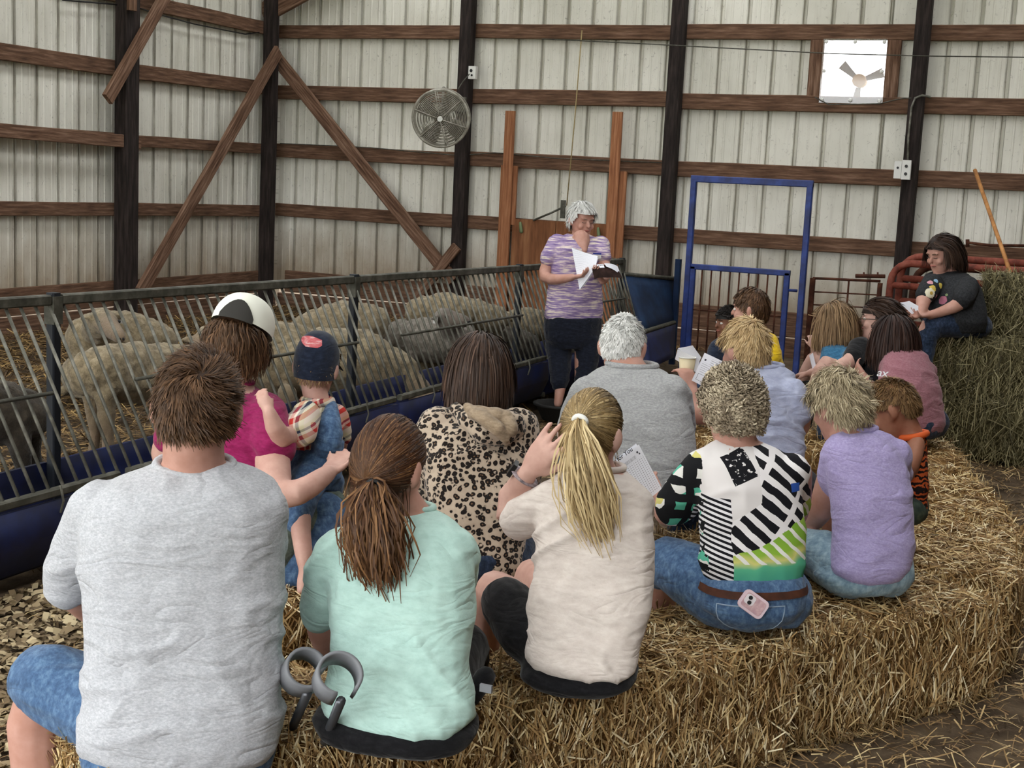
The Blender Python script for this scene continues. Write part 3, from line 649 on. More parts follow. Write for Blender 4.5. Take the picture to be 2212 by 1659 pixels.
MT['denim_light'] = cloth('washed_denim', ['6d8798', '839dac', '9db4bf'], 50, (1, 1, .6))
MT['denim_dark'] = cloth('dark_denim', ['1b2434', '263247', '37455e'], 60, (1, 1, .6))
MT['denim_grey'] = cloth('grey_green_denim', ['4b564f', '5d695f', '707b70'], 60, (1, 1, .6))
def leopard():
    t = NT('leopard_print'); v = t.co('Object', (1, 1, 1.0)); nz = t.n('ShaderNodeTexNoise', {'Vector': v, 'Scale': 25, 'Detail': 2})
    vv = t.n('ShaderNodeVectorMath', {0: v, 1: t.n('ShaderNodeVectorMath', {0: nz.outputs['Color'], 'Scale': .022}, operation='SCALE').outputs[0]}, operation='ADD').outputs[0]
    d = t.n('ShaderNodeTexVoronoi', {'Vector': vv, 'Scale': 58, 'Randomness': .8}).outputs['Distance']
    brk = t.noise(t.co('Object', loc=(3, 1, 2)), 55, 1)
    ring = t.ramp(d, [(.1, '6f553f'), (.2, '17110f'), (.47, '1a1412'), (.53, 'b09f8d'), (1, 'bbab99')])
    col = t.mix(t.ramp(brk, [(.64, '000000'), (.68, 'ffffff')]), ring, 'b5a493')
    return t.done(col, .9, .15, 0, .2)
MT['leopard'] = leopard()
def blouse():
    t = NT('painted_stripe_blouse'); o = t.co('Object'); sep = t.n('ShaderNodeSeparateXYZ', {0: o}); X, Y, Z = sep.outputs
    n1 = t.math('SUBTRACT', t.noise(o, 7, 2), .5); n2 = t.math('SUBTRACT', t.noise(t.co('Object', loc=(4, 4, 4)), 30, 2), .5); wob = t.math('ADD', t.math('MULTIPLY', n1, .04), t.math('MULTIPLY', n2, .008))
    def step(v, c): return t.math('GREATER_THAN', v, c)
    # white slashes falling to the right, widening downwards
    v = t.math('ADD', t.math('ADD', Z, t.math('MULTIPLY', X, .78)), wob); fr = t.math('FRACT', t.math('DIVIDE', v, .052)); slash = step(fr, .56)
    # cross breaks between the black bars
    c_ = t.math('SUBTRACT', t.math('MULTIPLY', X, 1.0), t.math('MULTIPLY', Z, .8)); brk = step(t.math('FRACT', t.math('DIVIDE', t.math('ADD', c_, wob), .17)), .86)
    white = t.math('MAXIMUM', slash, brk)
    # upper left field is mostly white with one big black block
    field = t.math('MULTIPLY', t.math('LESS_THAN', t.math('ADD', X, wob), -.01), step(t.math('ADD', Z, t.math('MULTIPLY', X, -.6)), .80))
    blk = t.math('MULTIPLY', t.math('LESS_THAN', t.math('ABSOLUTE', t.math('ADD', t.math('ADD', X, t.math('MULTIPLY', Z, .35)), -.245)), .042), t.math('LESS_THAN', t.math('ABSOLUTE', t.math('ADD', t.math('SUBTRACT', Z, t.math('MULTIPLY', X, .4)), -.915)), .042))
    col = t.mix(white, '15151a', 'e9e6e8'); col = t.mix(field, col, 'dedada'); col = t.mix(t.math('MULTIPLY', blk, step(t.noise(o, 60, 3), .38)), col, '141419')
    pl = t.math('MULTIPLY', t.math('LESS_THAN', t.math('ABSOLUTE', t.math('SUBTRACT', X, .11)), .018), t.math('LESS_THAN', t.math('ABSOLUTE', t.math('SUBTRACT', Z, .83)), .012)); col = t.mix(pl, col, '2f55a8')
    # lime to teal wash below
    wash = t.ramp(t.math('ADD', t.math('MULTIPLY', t.math('SUBTRACT', Z, .56), 4.5), t.math('MULTIPLY', n1, .7)), [(0, '4aa089'), (.2, '5cb68f'), (.32, 'd5d27f'), (.45, '8db741'), (.75, '7fae3c'), (1, 'b9ca5a')])
    wv = t.math('ADD', t.math('ADD', Z, t.math('MULTIPLY', X, .95)), wob); wash = t.mix(t.math('MULTIPLY', step(t.math('FRACT', t.math('DIVIDE', wv, .047)), .68), step(Z, .62)), wash, 'e9e9e4')
    low = t.math('LESS_THAN', t.math('ADD', t.math('SUBTRACT', Z, t.math('MULTIPLY', X, .42)), t.math('MULTIPLY', n1, .07)), .69); col = t.mix(low, col, wash)
    # narrow stripe panel down the left side
    panel = t.math('MULTIPLY', t.math('LESS_THAN', t.math('ADD', X, t.math('MULTIPLY', n1, .03)), -.105), t.math('LESS_THAN', Z, .80)); ns = step(t.math('FRACT', t.math('DIVIDE', t.math('ADD', Z, t.math('MULTIPLY', X, .3)), .0155)), .5)
    col = t.mix(panel, col, t.mix(ns, '15151c', 'e2e0e4'))
    # sleeve blocks
    sl = t.math('LESS_THAN', t.math('ADD', X, t.math('MULTIPLY', n2, .02)), -.165); ba = step(t.math('FRACT', t.math('DIVIDE', t.math('ADD', Z, wob), .058)), .5); bb = step(t.math('FRACT', t.math('DIVIDE', t.math('ADD', X, wob), .05)), .45)
    slc = t.mix(t.math('MULTIPLY', ba, bb), '141518', t.ramp(t.noise(t.co('Object', loc=(9, 9, 0)), 9, 1), [(.40, '57b096'), (.5, 'e0e0dc'), (.6, 'cfc77a')], 'CONSTANT')); col = t.mix(sl, col, slc)
    return t.done(col, .85, .2)
MT['blouse'] = blouse()
def stripes():
    t = NT('narrow_black_white_stripe'); o = t.co('Object', rot=(0, .25, 0)); z = t.n('ShaderNodeSeparateXYZ', {0: o}).outputs[2]
    return t.done(t.ramp(t.math('FRACT', t.math('MULTIPLY', z, 62)), [(0, '17171d'), (.5, 'e6e4e6')], 'CONSTANT'), .9, .15)
MT['stripes'] = stripes()
def spacedye():
    t = NT('space_dyed_knit'); f = t.noise(t.co('Object', (7, 7, 75)), 1.4, 3, .6)
    return t.done(t.ramp(f, [(.32, '6d5a86'), (.44, '8d7ba3'), (.52, 'a590ae'), (.58, 'd3c5bd'), (.7, 'e6dccb')]), .9, .15)
MT['spacedye'] = spacedye()
def plaid():
    t = NT('red_plaid'); s_ = t.n('ShaderNodeSeparateXYZ', {0: t.co('Object', (1, 1, 1), rot=(0, .4, .3))})
    a = t.math('FRACT', t.math('MULTIPLY', s_.outputs[0], 17)); b = t.math('FRACT', t.math('MULTIPLY', s_.outputs[2], 17))
    ca = t.ramp(a, [(0, 'd9c9bc'), (.22, 'c23a35'), (.48, 'e4d9c8'), (.6, '333a4c'), (.78, 'cfc9a8')], 'CONSTANT'); cb = t.ramp(b, [(0, 'dccfc0'), (.25, 'b93732'), (.5, 'e8e0d2'), (.66, '3b4254'), (.8, 'd4cba8')], 'CONSTANT')
    return t.done(t.mix(.5, ca, cb), .9, .15)
MT['plaid'] = plaid()
def tiger():
    t = NT('tiger_stripe_cloth'); w_ = t.n('ShaderNodeTexWave', {'Vector': t.co('Object', (1, 1, 1)), 'Scale': 16, 'Distortion': 9, 'Detail': 3, 'Detail Scale': 2}, bands_direction='Z').outputs['Fac']
    return t.done(t.ramp(w_, [(.35, '1b1210'), (.5, '5d2b18'), (.62, 'b6552a')]), .9, .15)
MT['tiger'] = tiger()
def floral(blobs):
    t = NT('charcoal_flower_print'); o = t.co('Object'); sp = t.n('ShaderNodeSeparateXYZ', {0: o})
    base = t.ramp(t.noise(o, 90, 2), [(.35, '242527'), (.65, '333437')]); nz = t.noise(o, 45, 2)
    for (q, r, c) in blobs:
        d = t.n('ShaderNodeVectorMath', {0: o, 1: tuple(q)}, operation='DISTANCE').outputs['Value']
        d = t.math('ADD', d, t.math('MULTIPLY', t.math('SUBTRACT', nz, .5), r * .8)); base = t.mix(t.math('LESS_THAN', d, r), base, c)
    return t.done(base, .9, .15)
def skin(name, c1, c2):
    t = NT(name); f = t.noise(t.co('Object'), 14, 4); t.bump(t.noise(t.co('Object'), 120, 2), .06, .003)
    return t.done(t.ramp(f, [(.3, c1), (.7, c2)]), .55, .35)
MT['skin_pale'] = skin('fair_skin', 'b78d80', 'cda699'); MT['skin_pink'] = skin('rosy_skin', 'b0806f', 'c39789')
MT['skin_tan'] = skin('tanned_skin', '96644e', 'ab7861'); MT['skin_brown'] = skin('brown_skin', '6b4634', '815844')
def hairmat(name, dark, mid, light, rough=.42):
    t = NT(name); r = t.attr('rnd'); tt = t.attr('tip')
    c = t.ramp(r, [(0, dark), (.5, mid), (1, light)]); c = t.mix(t.math('MULTIPLY', tt, .25), c, light)
    m = t.done(c, rough + .08, .22); t.b.inputs['Anisotropic'].default_value = .5; return m
HM = dict(brown=hairmat('brown_hair', '281a12', '45301f', '6e513a'), dark=hairmat('dark_brown_hair', '1a1110', '2a1b18', '47322a'), auburn=hairmat('auburn_hair', '2c1a12', '4a2f20', '86613f'),
          blonde=hairmat('dark_blonde_hair', '5a4628', '9a8055', 'e2cda0'), sandy=hairmat('sandy_hair', '8f7450', 'b89a6c', 'd9c39a'), white=hairmat('white_hair', 'a5a5a2', 'd0d0cc', 'f2f2f0', .5),
          silver=hairmat('silver_hair', '77787a', 'a8a8a8', 'd6d6d4', .5), greycurl=hairmat('grey_blonde_curls', '57493a', '8d7e69', 'cabda4'), ashblonde=hairmat('ash_blonde_hair', '615440', '9a8a6e', 'd6c9aa'),
          mouse=hairmat('light_brown_hair', '5a4530', '80664a', 'ac8f6c'), black=hairmat('black_hair', '0f0c0b', '1a1514', '2c2523'), boy=hairmat('cropped_brown_hair', '4a341f', '6f5334', '94744e'), deep=hairmat('deep_brown_hair', '1e1512', '33251e', '564135'))

# ------------------------------------------------------------------ body building
def remeshed(mb, voxel, smooth=3, dec=None):
    tmp = bpy.data.objects.new('tmp', mb.mesh('tmp')); COL.objects.link(tmp)
    r = tmp.modifiers.new('r', 'REMESH'); r.mode = 'VOXEL'; r.voxel_size = voxel
    if smooth: s_ = tmp.modifiers.new('s', 'SMOOTH'); s_.factor = .5; s_.iterations = smooth
    if dec: d = tmp.modifiers.new('d', 'DECIMATE'); d.ratio = dec
    dg = bpy.context.evaluated_depsgraph_get(); me = bpy.data.meshes.new_from_object(tmp.evaluated_get(dg))
    old = tmp.data; bpy.data.objects.remove(tmp); bpy.data.meshes.remove(old); return me
def co_of(me): a = np.empty(len(me.vertices) * 3, np.float32); me.vertices.foreach_get('co', a); return a.reshape(-1, 3).astype(float)
def no_of(me): a = np.empty(len(me.vertices) * 3, np.float32); me.vertex_normals.foreach_get('vector', a); return a.reshape(-1, 3).astype(float)
def fold(me, amp, seed, k=1.0):
    v, n_ = co_of(me), no_of(me); z = v[:, 2]
    warp = vnoise(v * 3 + seed) * .25
    a = 1 - np.abs(2 * vnoise(np.column_stack([v[:, 0] * 4.5 * k + seed, v[:, 1] * 4.5 * k, (z + warp + .35 * np.abs(v[:, 0])) * 15 * k])) - 1)
    b = 1 - np.abs(2 * vnoise(np.column_stack([v[:, 0] * 11 * k, v[:, 1] * 11 * k + seed, (z + warp) * 26 * k])) - 1)
    c = vnoise(v * 4 * k + seed * 2) - .5
    d = amp * (1.7 * (a ** 2.5 - .3) + .55 * (b ** 2 - .4) + 1.6 * c)
    v += n_ * d[:, None]; me.vertices.foreach_set('co', v.astype(np.float32).ravel()); me.update()
def to_local(me, M):
    v = (co_of(me) - M[:3, 3]) @ M[:3, :3]; me.vertices.foreach_set('co', v.astype(np.float32).ravel()); me.update()
def ell(c, r, f, a, b, n=20, p=2.35):
    th = np.linspace(0, 2 * math.pi, n, endpoint=False); ct, st = np.cos(th), np.sin(th)
    x = np.sign(ct) * np.abs(ct) ** (2 / p) * a; y = np.sign(st) * np.abs(st) ** (2 / p) * b
    return c + x[:, None] * r + y[:, None] * f
HEAD = [(-.122, .066, .030, .022), (-.112, .080, .006, .040), (-.092, .087, -.020, .053), (-.065, .088, -.045, .062), (-.035, .088, -.066, .069), (0, .089, -.082, .073), (.03, .091, -.092, .076), (.058, .088, -.094, .075), (.082, .074, -.086, .068), (.1, .052, -.068, .054), (.112, .026, -.042, .034), (.118, .002, -.018, .013)]
def head_into(mb, c, R, hs, ears=True):
    r, f, u = R[:, 0], R[:, 1], R[:, 2]; rr = []
    for z, fr, bk, hw in HEAD:
        rr.append(ell(c + (u * z + f * (fr + bk) / 2) * hs, r, f, hw * hs, (fr - bk) / 2 * hs, 18, 2.15))
    mb.rings(rr)
    P = lambda x, y, z: c + R @ (np.array([x, y, z]) * hs)
    mb.limb([P(0, .083, .022), P(0, .098, -.004), P(0, .106, -.022)], [.008 * hs, .0095 * hs, .0125 * hs], 8)      # nose
    mb.ball(P(0, .086, -.052), np.array([.02, .011, .011]) * hs, R); mb.ball(P(0, .078, -.1), np.array([.02, .014, .014]) * hs, R)   # mouth, chin
    for sx in (-1, 1):
        mb.ball(P(.042 * sx, .07, -.03), np.array([.022, .018, .022]) * hs, R); mb.ball(P(.032 * sx, .082, .028), np.array([.024, .01, .008]) * hs, R)   # cheek, brow
        if ears:
            Re = R @ np.array([[math.cos(.45), sx * math.sin(.45), 0], [-sx * math.sin(.45), math.cos(.45), 0], [0, 0, 1.]]); mb.ball(P(.086 * sx, -.016, -.004), np.array([.010, .021, .033]) * hs, Re, 10, 7); mb.ball(P(.079 * sx, -.004, -.03), np.array([.011, .012, .015]) * hs, R, 8, 5)
def hand_into(mb, wr, d, n_, side=1, size=1.0, curl=.5, spread=.12, thumb=.7):
    """wrist, finger direction, palm-facing normal; side +1 puts the thumb on cross(d, n)"""
    d = unit(d); n_ = unit(np.asarray(n_) - d * (np.asarray(n_) @ d)); w_ = np.cross(d, n_) * side; k = size
    rr = [ell(wr + d * t * k, w_, n_, a * k, b * k, 12) for t, a, b in ((-.03, .022, .018), (0, .026, .019), (.03, .037, .018), (.06, .042, .017), (.09, .041, .014), (.098, .034, .009))]; mb.rings(rr)
    cl = curl if hasattr(curl, '__len__') else [curl] * 4
    for i, (o_, L) in enumerate(((.031, .072), (.0105, .082), (-.0105, .077), (-.031, .06))):
        p = wr + (d * .085 + w_ * o_) * k; a = 0; dd = unit(d + w_ * spread * (1.5 - i)); pts = [p]; 
        for sgm, fr in enumerate((.42, .32, .26)):
            a += cl[i] * (.8, 1.0, .7)[sgm]; p = p + (dd * math.cos(a) + n_ * math.sin(a)) * L * fr * k; pts.append(p)
        mb.limb(pts, [.0095 * k, .009 * k, .0082 * k, .0072 * k], 8)
    p = wr + (d * .03 + w_ * .033 + n_ * .006) * k; td = unit(d * .75 + w_ * thumb + n_ * .35)
    mb.limb([p, p + td * .035 * k, p + (unit(td + d * .4 + n_ * .3)) * .066 * k], [.0125 * k, .011 * k, .009 * k], 8)
def rotm(fwd, pitch=0, roll=0):
    """head frame: level heading fwd, pitch down +, roll clockwise seen from behind +  (degrees)"""
    f0 = unit([fwd[0], fwd[1], 0]); u0 = np.array([0, 0, 1.]); p = math.radians(pitch)
    f = f0 * math.cos(p) - u0 * math.sin(p); u = u0 * math.cos(p) + f0 * math.sin(p); r = np.cross(f, u)
    q = math.radians(roll); r2 = r * math.cos(q) - u * math.sin(q); u2 = u * math.cos(q) + r * math.sin(q)
    return np.column_stack([r2, f, u2])
def heading(phi): p = math.radians(phi); return VIEW * math.cos(p) - SIDE * math.sin(p)

# ---- hair: scalp shell plus many ribbons grown by a little simulation
SK = np.array([.083, .104, .115]); SKC = np.array([0, -.003, .009])
def hairline(d, low=0.0, face=.42, ear=False):
    y = d[:, 1]; lim = np.where(y > .15, .05 + (face - .05) * np.clip((y - .15) / .6, 0, 1), np.where(y < -.3, -.5 - .12 * np.clip((-y - .3) / .5, 0, 1) + low, .05 + (y - .15) / .45 * .55))
    ok = d[:, 2] > lim
    return ok & ~((np.abs(d[:, 0]) > .72) & (d[:, 1] > -.42) & (d[:, 2] < .12)) if ear else ok
def ribbons(P, wid, C0, seed=0, rootw=.8, tipw=.35):
    """P (n,k,3) strands -> quads; width faces away from C0"""
    n_, k = P.shape[:2]; T = np.gradient(P, axis=1); T = nrmz(T); O = nrmz(P - C0); S = nrmz(np.cross(T, O))
    tw = np.random.RandomState(seed).uniform(-.5, .5, (n_, 1, 1)); S = S * np.cos(tw) + O * np.sin(tw)
    prof = np.interp(np.linspace(0, 1, k), [0, .3, .8, 1], [rootw, 1, .8, tipw])[None, :, None]
    S = S * (np.asarray(wid).reshape(-1, 1, 1) / 2) * prof
    V = np.stack([P - S, P + S], 2).reshape(-1, 3)
    b = (np.arange(n_)[:, None] * k + np.arange(k - 1)[None]).reshape(-1, 1) * 2
    Q = b + np.array([[0, 1, 3, 2]]); return V, Q
def grow(c, R, hs, n_, L, steps=7, lift=.35, grav=.35, lim=(1.0, 1.1), crown=(0, -.45, .9), curl=0, curlf=3, jitter=.15, low=0, face=.42, part=None, sweep=(0, 0, 0), seed=1, mask=None, clump=.5, clear=True, ear=False, swirl=0.0):
    rs = np.random.RandomState(seed); i = np.arange(n_ * 3) + .5; ph = np.arccos(1 - 2 * i / (n_ * 3)); th = math.pi * (1 + 5 ** .5) * i
    d = np.column_stack([np.cos(th) * np.sin(ph), np.sin(th) * np.sin(ph), np.cos(ph)]); d = nrmz(d + rs.normal(0, .03, d.shape)); d = d[hairline(d, low, face, ear)]
    if mask is not None: d = d[mask(d)]
    n_ = len(d); p = SKC + d * SK; nr = nrmz(d / SK); cr = unit(crown)
    fl = d - cr; fl = fl - nr * (fl * nr).sum(1, keepdims=True); fl = nrmz(fl); fl = nrmz(fl + swirl * np.cross(nr, fl)); fl = fl - nr * (fl * nr).sum(1, keepdims=True)
    if part is not None: fl = nrmz(fl * .4 + np.column_stack([np.sign(d[:, 0] - part) * 1.0, np.full(n_, -.15), np.zeros(n_)])); fl = nrmz(fl - nr * (fl * nr).sum(1, keepdims=True))
    cl = np.column_stack([vnoise(d * 7 + 11 + 5 * k_ + seed) for k_ in range(3)]) - .5; cl2 = np.column_stack([vnoise(d * 19 + 3 + 9 * k_ + seed) for k_ in range(3)]) - .5
    cl = (cl + .8 * cl2) * clump
    dr = nrmz(fl + nr * lift + np.array(sweep) + cl * 1.6 + rs.normal(0, jitter, p.shape))
    lm = rs.uniform(*lim, (n_, 1)); Ls = (L if np.isscalar(L) else rs.uniform(L[0], L[1], (n_, 1))) * np.ones((n_, 1)); st = Ls / (steps - 1)
    gl = np.array([0, 0, -1.]) @ R; pts = [p]; phs = rs.uniform(0, 6.28, (n_, 1)); e1 = nrmz(np.cross(dr, nr)); 
    for k in range(1, steps):
        dr = nrmz(dr + gl * grav * k / steps * 1.4 + rs.normal(0, jitter * .5, p.shape))
        if curl: dr = nrmz(dr + curl * (np.cos(phs + k * curlf) * e1 + np.sin(phs + k * curlf) * nr))
        p = p + dr * st; q = (p - SKC) / SK; l = np.linalg.norm(q, axis=1, keepdims=True)
        p = np.where(l < lm, SKC + q / l * lm * SK, p)
        if clear:      # strands fall beside the face, not over it
            inface = (p[:, 1] > .03) & (p[:, 2] < .062) & (np.abs(p[:, 0]) < .08); sg = np.where(d[:, 0] >= 0, 1, -1)
            p[inface, 0] = sg[inface] * .083; p[inface, 1] = np.minimum(p[inface, 1], .055)
        pts.append(p)
    P = np.stack(pts, 1); return c + (P * hs) @ R.T
def shell(c, R, hs, grow_=1.045, low=0, face=.42, n_=26, ear=False):
    """scalp cap under the strands"""
    V, Q = [], []; keep = {}
    u = np.linspace(0, math.pi, 15); v = np.linspace(0, 2 * math.pi, n_, endpoint=False); D = np.array([[(math.sin(a) * math.cos(b), math.sin(a) * math.sin(b), math.cos(a)) for b in v] for a in u])
    ok = hairline(D.reshape(-1, 3), low, face, ear).reshape(15, n_); V = SKC + D.reshape(-1, 3) * SK * grow_
    Q = [(i * n_ + j, i * n_ + (j + 1) % n_, (i + 1) * n_ + (j + 1) % n_, (i + 1) * n_ + j) for i in range(14) for j in range(n_) if ok[i, j] and ok[i, (j + 1) % n_]]
    return c + (V * hs) @ R.T, np.array(Q)
def hair_object(parent, M, mat, strands, wid, c, R, hs, cap=True, low=0, face=.42, capgrow=1.03, ear=False, lockscale=75, bias=None):
    Vs, Qs, rn, tp_ = [], [], [], []; off = 0
    for idx, P in enumerate(strands):
        n_, k = P.shape[:2]; w_ = np.random.RandomState(idx).uniform(.6, 1.3, n_) * (wid[idx] if hasattr(wid, '__len__') else wid)
        V, Q = ribbons(P, w_, c - R[:, 2] * .02, idx); Vs.append(V); Qs.append(Q + off); off += len(V)
        root = (P[:, min(2, k - 1)] - c) / hs; lock = .65 * vnoise(root * lockscale + 7 + idx) + .35 * vnoise(root * lockscale * 2.6 + 3)
        rn.append(np.repeat(np.clip(.5 + (bias[idx] if bias else 0) + 1.5 * (lock - .5) + np.random.RandomState(idx + 5).normal(0, .13, n_), 0, 1), k - 1)); tp_.append(np.tile(np.linspace(0, 1, k - 1), n_))
    if cap:
        V, Q = shell(c, R, hs, capgrow, low, face, 26, ear); Vs.append(V); Qs.append(Q + off); rn.append(np.full(len(Q), .15)); tp_.append(np.zeros(len(Q)))
    V = (np.concatenate(Vs) - M[:3, 3]) @ M[:3, :3]; me = fast_mesh('hair', V, np.concatenate(Qs))
    attr_float(me, 'rnd', 'FACE', np.concatenate(rn)); attr_float(me, 'tip', 'FACE', np.concatenate(tp_))
    return link('hair', me, HM[mat], parent, None, True)
def tail(p0, path, n_, spread, seed=3, steps=None):
    """bundle following path points; spread = half-width per path point"""
    rs = np.random.RandomState(seed); path = np.array(path); k = len(path); sp = np.array(spread)
    o = rs.normal(0, 1, (n_, 1, 3)) * .55; wv = rs.normal(0, .22, (n_, k, 3)); wv = np.cumsum(wv, 1) * np.linspace(0, 1, k)[None, :, None]
    P = path[None] + (o + wv) * sp[None, :, None]
    cut = rs.uniform(.78, 1.0, (n_, 1, 1)); t = np.linspace(0, 1, k)[None, :, None]
    P = P[:, :1] + (P - P[:, :1]) * (cut + (1 - cut) * 0 * t); return P
def to_tie(c, R, hs, n_, tie_dir, seed=2, low=0, face=.42, steps=8, lim=(1.02, 1.07)):
    """strands combed over the skull to a tie point"""
    rs = np.random.RandomState(seed); i = np.arange(n_ * 2) + .5; ph = np.arccos(1 - 2 * i / (n_ * 2)); th = math.pi * (1 + 5 ** .5) * i
    d = np.column_stack([np.cos(th) * np.sin(ph), np.sin(th) * np.sin(ph), np.cos(ph)]); d = d[hairline(d, low, face)]; n_ = len(d)
    td = unit(tie_dir); lm = rs.uniform(*lim, (n_, 1)); pts = []
    for f in np.linspace(0, 1, steps): q = nrmz(d * (1 - f) + td * f + rs.normal(0, .02, d.shape) * f); pts.append(SKC + q * SK * np.maximum(lm, 1.035))
    P = np.stack(pts, 1); return c + (P * hs) @ R.T

class Person:
    def __init__(s, label, phi, base, voxel=.011):
        f = heading(phi); s.f = f; s.r = np.array([f[1], -f[0], 0]); s.phi = phi; s.vox = voxel
        rz = math.atan2(f[1], f[0]) - math.pi / 2; base = np.array([base[0], base[1], base[2]], float)
        s.e = tag(empty('person', base, rz), label, 'person'); s.M = np.array(s.e.matrix_basis); s.body = MB(); s.seed = abs(base[0] * 7.3 + base[1] * 3.1)
    def ring(s, y, xl, xr, sc, k=.62, grow_=1.0, n_=20, p=2.35):
        c = at((xl + xr) / 2, y, sc); hw = (xr - xl) / 2 / (sc * DEPTH); ph = math.radians(s.phi)
        a = hw / math.sqrt(math.cos(ph) ** 2 + (k * math.sin(ph)) ** 2) * grow_
        return ell(c, s.r, s.f, a, k * a, n_, p)
    def torso(s, rows, k=.62, shrink=.9, into=None):
        """rows (y, xl, xr, s[, k]) top to bottom"""
        s.rows = rows; (s.body).rings([s.ring(*(r[:4]), r[4] if len(r) > 4 else k, shrink) for r in rows]); s.k = k
    def shirt(s, mat, sleeves=(), rows=None, name='shirt', amp=.006, grow_=1.0, voxel=None, extra=None, k=None, folds=1.0, smooth=3):
        rows = rows or s.rows; mb = MB(); mb.rings([s.ring(*(r[:4]), r[4] if len(r) > 4 else (k or s.k), grow_) for r in rows])
        for sl in sleeves: mb.limb([at(*q[:3]) for q in sl], [q[3] / q[2] / DEPTH for q in sl], 14)
        if extra: extra(mb)
        me = remeshed(mb, voxel or s.vox, smooth); to_local(me, s.M)
        if amp: fold(me, amp, s.seed, folds)
        s.shirt_o = link(name, me, mat, s.e, None, True); return s.shirt_o
    def garment(s, name, mat, fn, amp=.005, voxel=None, parent=None):
        mb = MB(); fn(mb); me = remeshed(mb, voxel or s.vox, 3, .6); to_local(me, s.M)
        if amp: fold(me, amp, s.seed + 2)
        return link(name, me, mat, parent or s.e, None, True)
    def arm(s, pts, hand=None, grow_=1.0, side=1):
        P = [at(*q[:3]) for q in pts]; s.body.limb(P, [q[3] / q[2] / DEPTH * grow_ for q in pts], 12)
        if hand is not None:
            h_ = dict(hand); tgt = at(*h_.pop('to')) if 'to' in h_ else None; d = (tgt - P[-1]) if tgt is not None else h_.pop('d', P[-1] - P[-2])
            hand_into(s.body, P[-1], d, h_.pop('n', np.array([0, 0, -1.])), **h_)
        return P
    def head(s, x, y, sc, phi, pitch=0, roll=0, hs=1.0, neck=None, nr=.055, ears=True):
        s.R = rotm(heading(phi), pitch, roll); s.hs = hs; s.hc = at(x, y, sc); head_into(s.body, s.hc, s.R, hs, ears)
        if neck is not None:
            nb = at(*neck); top = s.hc + s.R @ (np.array([0, -.025, -.06]) * hs); s.body.limb([nb - [0, 0, .05], nb, top], [nr * 1.25, nr, nr * .95], 14)
    def seat_legs(s, pel, size=1.0, spread=.10, bare_from=None, zfloor=0.0, into=None, rr=(.095, .075, .055, .045), fwd=.43, splay=.12):
        """both legs from the pelvis centre: thigh forward, shin down; returns joint lists"""
        out = []
        for sx in (-1, 1):
            hip = pel + s.r * sx * spread * size; kn = hip + s.f * fwd * size + s.r * sx * splay * size; kn[2] = max(pel[2] + .02, zfloor + .44 * size)
            an = kn + s.f * .04 * size; an[2] = zfloor + .08; out.append([hip, kn, an])
        return out
    def skin(s, mat, dec=None, voxel=None):
        me = remeshed(s.body, voxel or s.vox, 2, dec or .45); to_local(me, s.M); return link('body', me, mat, s.e, None, True)
    def hair(s, mat, strands, wid, **kw): return hair_object(s.e, s.M, mat, strands, wid, s.hc, s.R, s.hs, **kw)
    def hp(s, x, y, z): return s.hc + s.R @ (np.array([x, y, z]) * s.hs)
    def eyes(s, iris='2b1d14', closed=False, brow='4a3a2c', lips='a8665c', skinmat=None):
        for sx in (-1, 1):
            if closed:
                build('eyelash', MB().limb([s.hp(sx * .019, .090, .002), s.hp(sx * .032, .091, -.002), s.hp(sx * .046, .084, .003)], [.0022] * 3, 6), plain('lash_dark', '40302a'), s.e, True)
            else:
                e = build('eye', MB().ball(s.hp(sx * .032, .0805, .004), np.array([.0145, .0115, .008]) * s.hs, s.R), MT['eyewhite'], s.e, True)
                build('iris', MB().ball(s.hp(sx * .032, .0895, .004), np.array([.0058, .004, .0058]) * s.hs, s.R), plain('iris_' + iris, iris, .3), e, True) if False else build('iris', MB().ball(s.hp(sx * .031, .0895, .004), np.array([.0062, .004, .0062]) * s.hs, s.R), plain('iris_' + iris, iris, .3), s.e, True)
            build('eyebrow', MB().limb([s.hp(sx * .016, .094, .026), s.hp(sx * .033, .0935, .032), s.hp(sx * .052, .082, .027)], [.0032, .0036, .002], 6), plain('brow_' + brow, brow, .9), s.e, True)
        build('lips', MB().limb([s.hp(-.021, .089, -.053), s.hp(0, .0985, -.0525), s.hp(.021, .089, -.053)], [.004, .0065, .004], 8), plain('lips_' + lips, lips, .5), s.e, True)
    def crew(s, mat, rad=.009, lift=.004, grow_=1.03):
        r = s.rows[0]; ring = s.ring(r[0], r[1], r[2], r[3], r[4] if len(r) > 4 else s.k, grow_, 26, 2.0) + np.array([0, 0, lift])
        return build('collar', MB().tube(list(ring), rad, 8, closed=True), mat, s.shirt_o, True)
    def collar(s, c, a, b, rad, mat, tilt=0, name='collar', roll=0.0):
        th = np.linspace(0, 2 * math.pi, 26, endpoint=False); pts = [c + s.r * a * math.cos(t) + s.f * b * math.sin(t) + np.array([0, 0, tilt * math.sin(t) + roll * math.cos(t)]) for t in th]
        return build(name, MB().tube(pts, rad, 8, closed=True, up=(0, 0, 1)), mat, getattr(s, 'shirt_o', s.e), True)
MT['eyewhite'] = plain('eye_white', 'e4e0da', .3)
def shoe(s, an, f, size=1.0, mat='black'):
    a = np.array([an[0], an[1], .035 * size]); return build('shoe', MB().limb([a - f * .06 * size, a + f * .05 * size, a + f * .17 * size], [.042 * size, .047 * size, .038 * size], 10), mat, s.e, True)

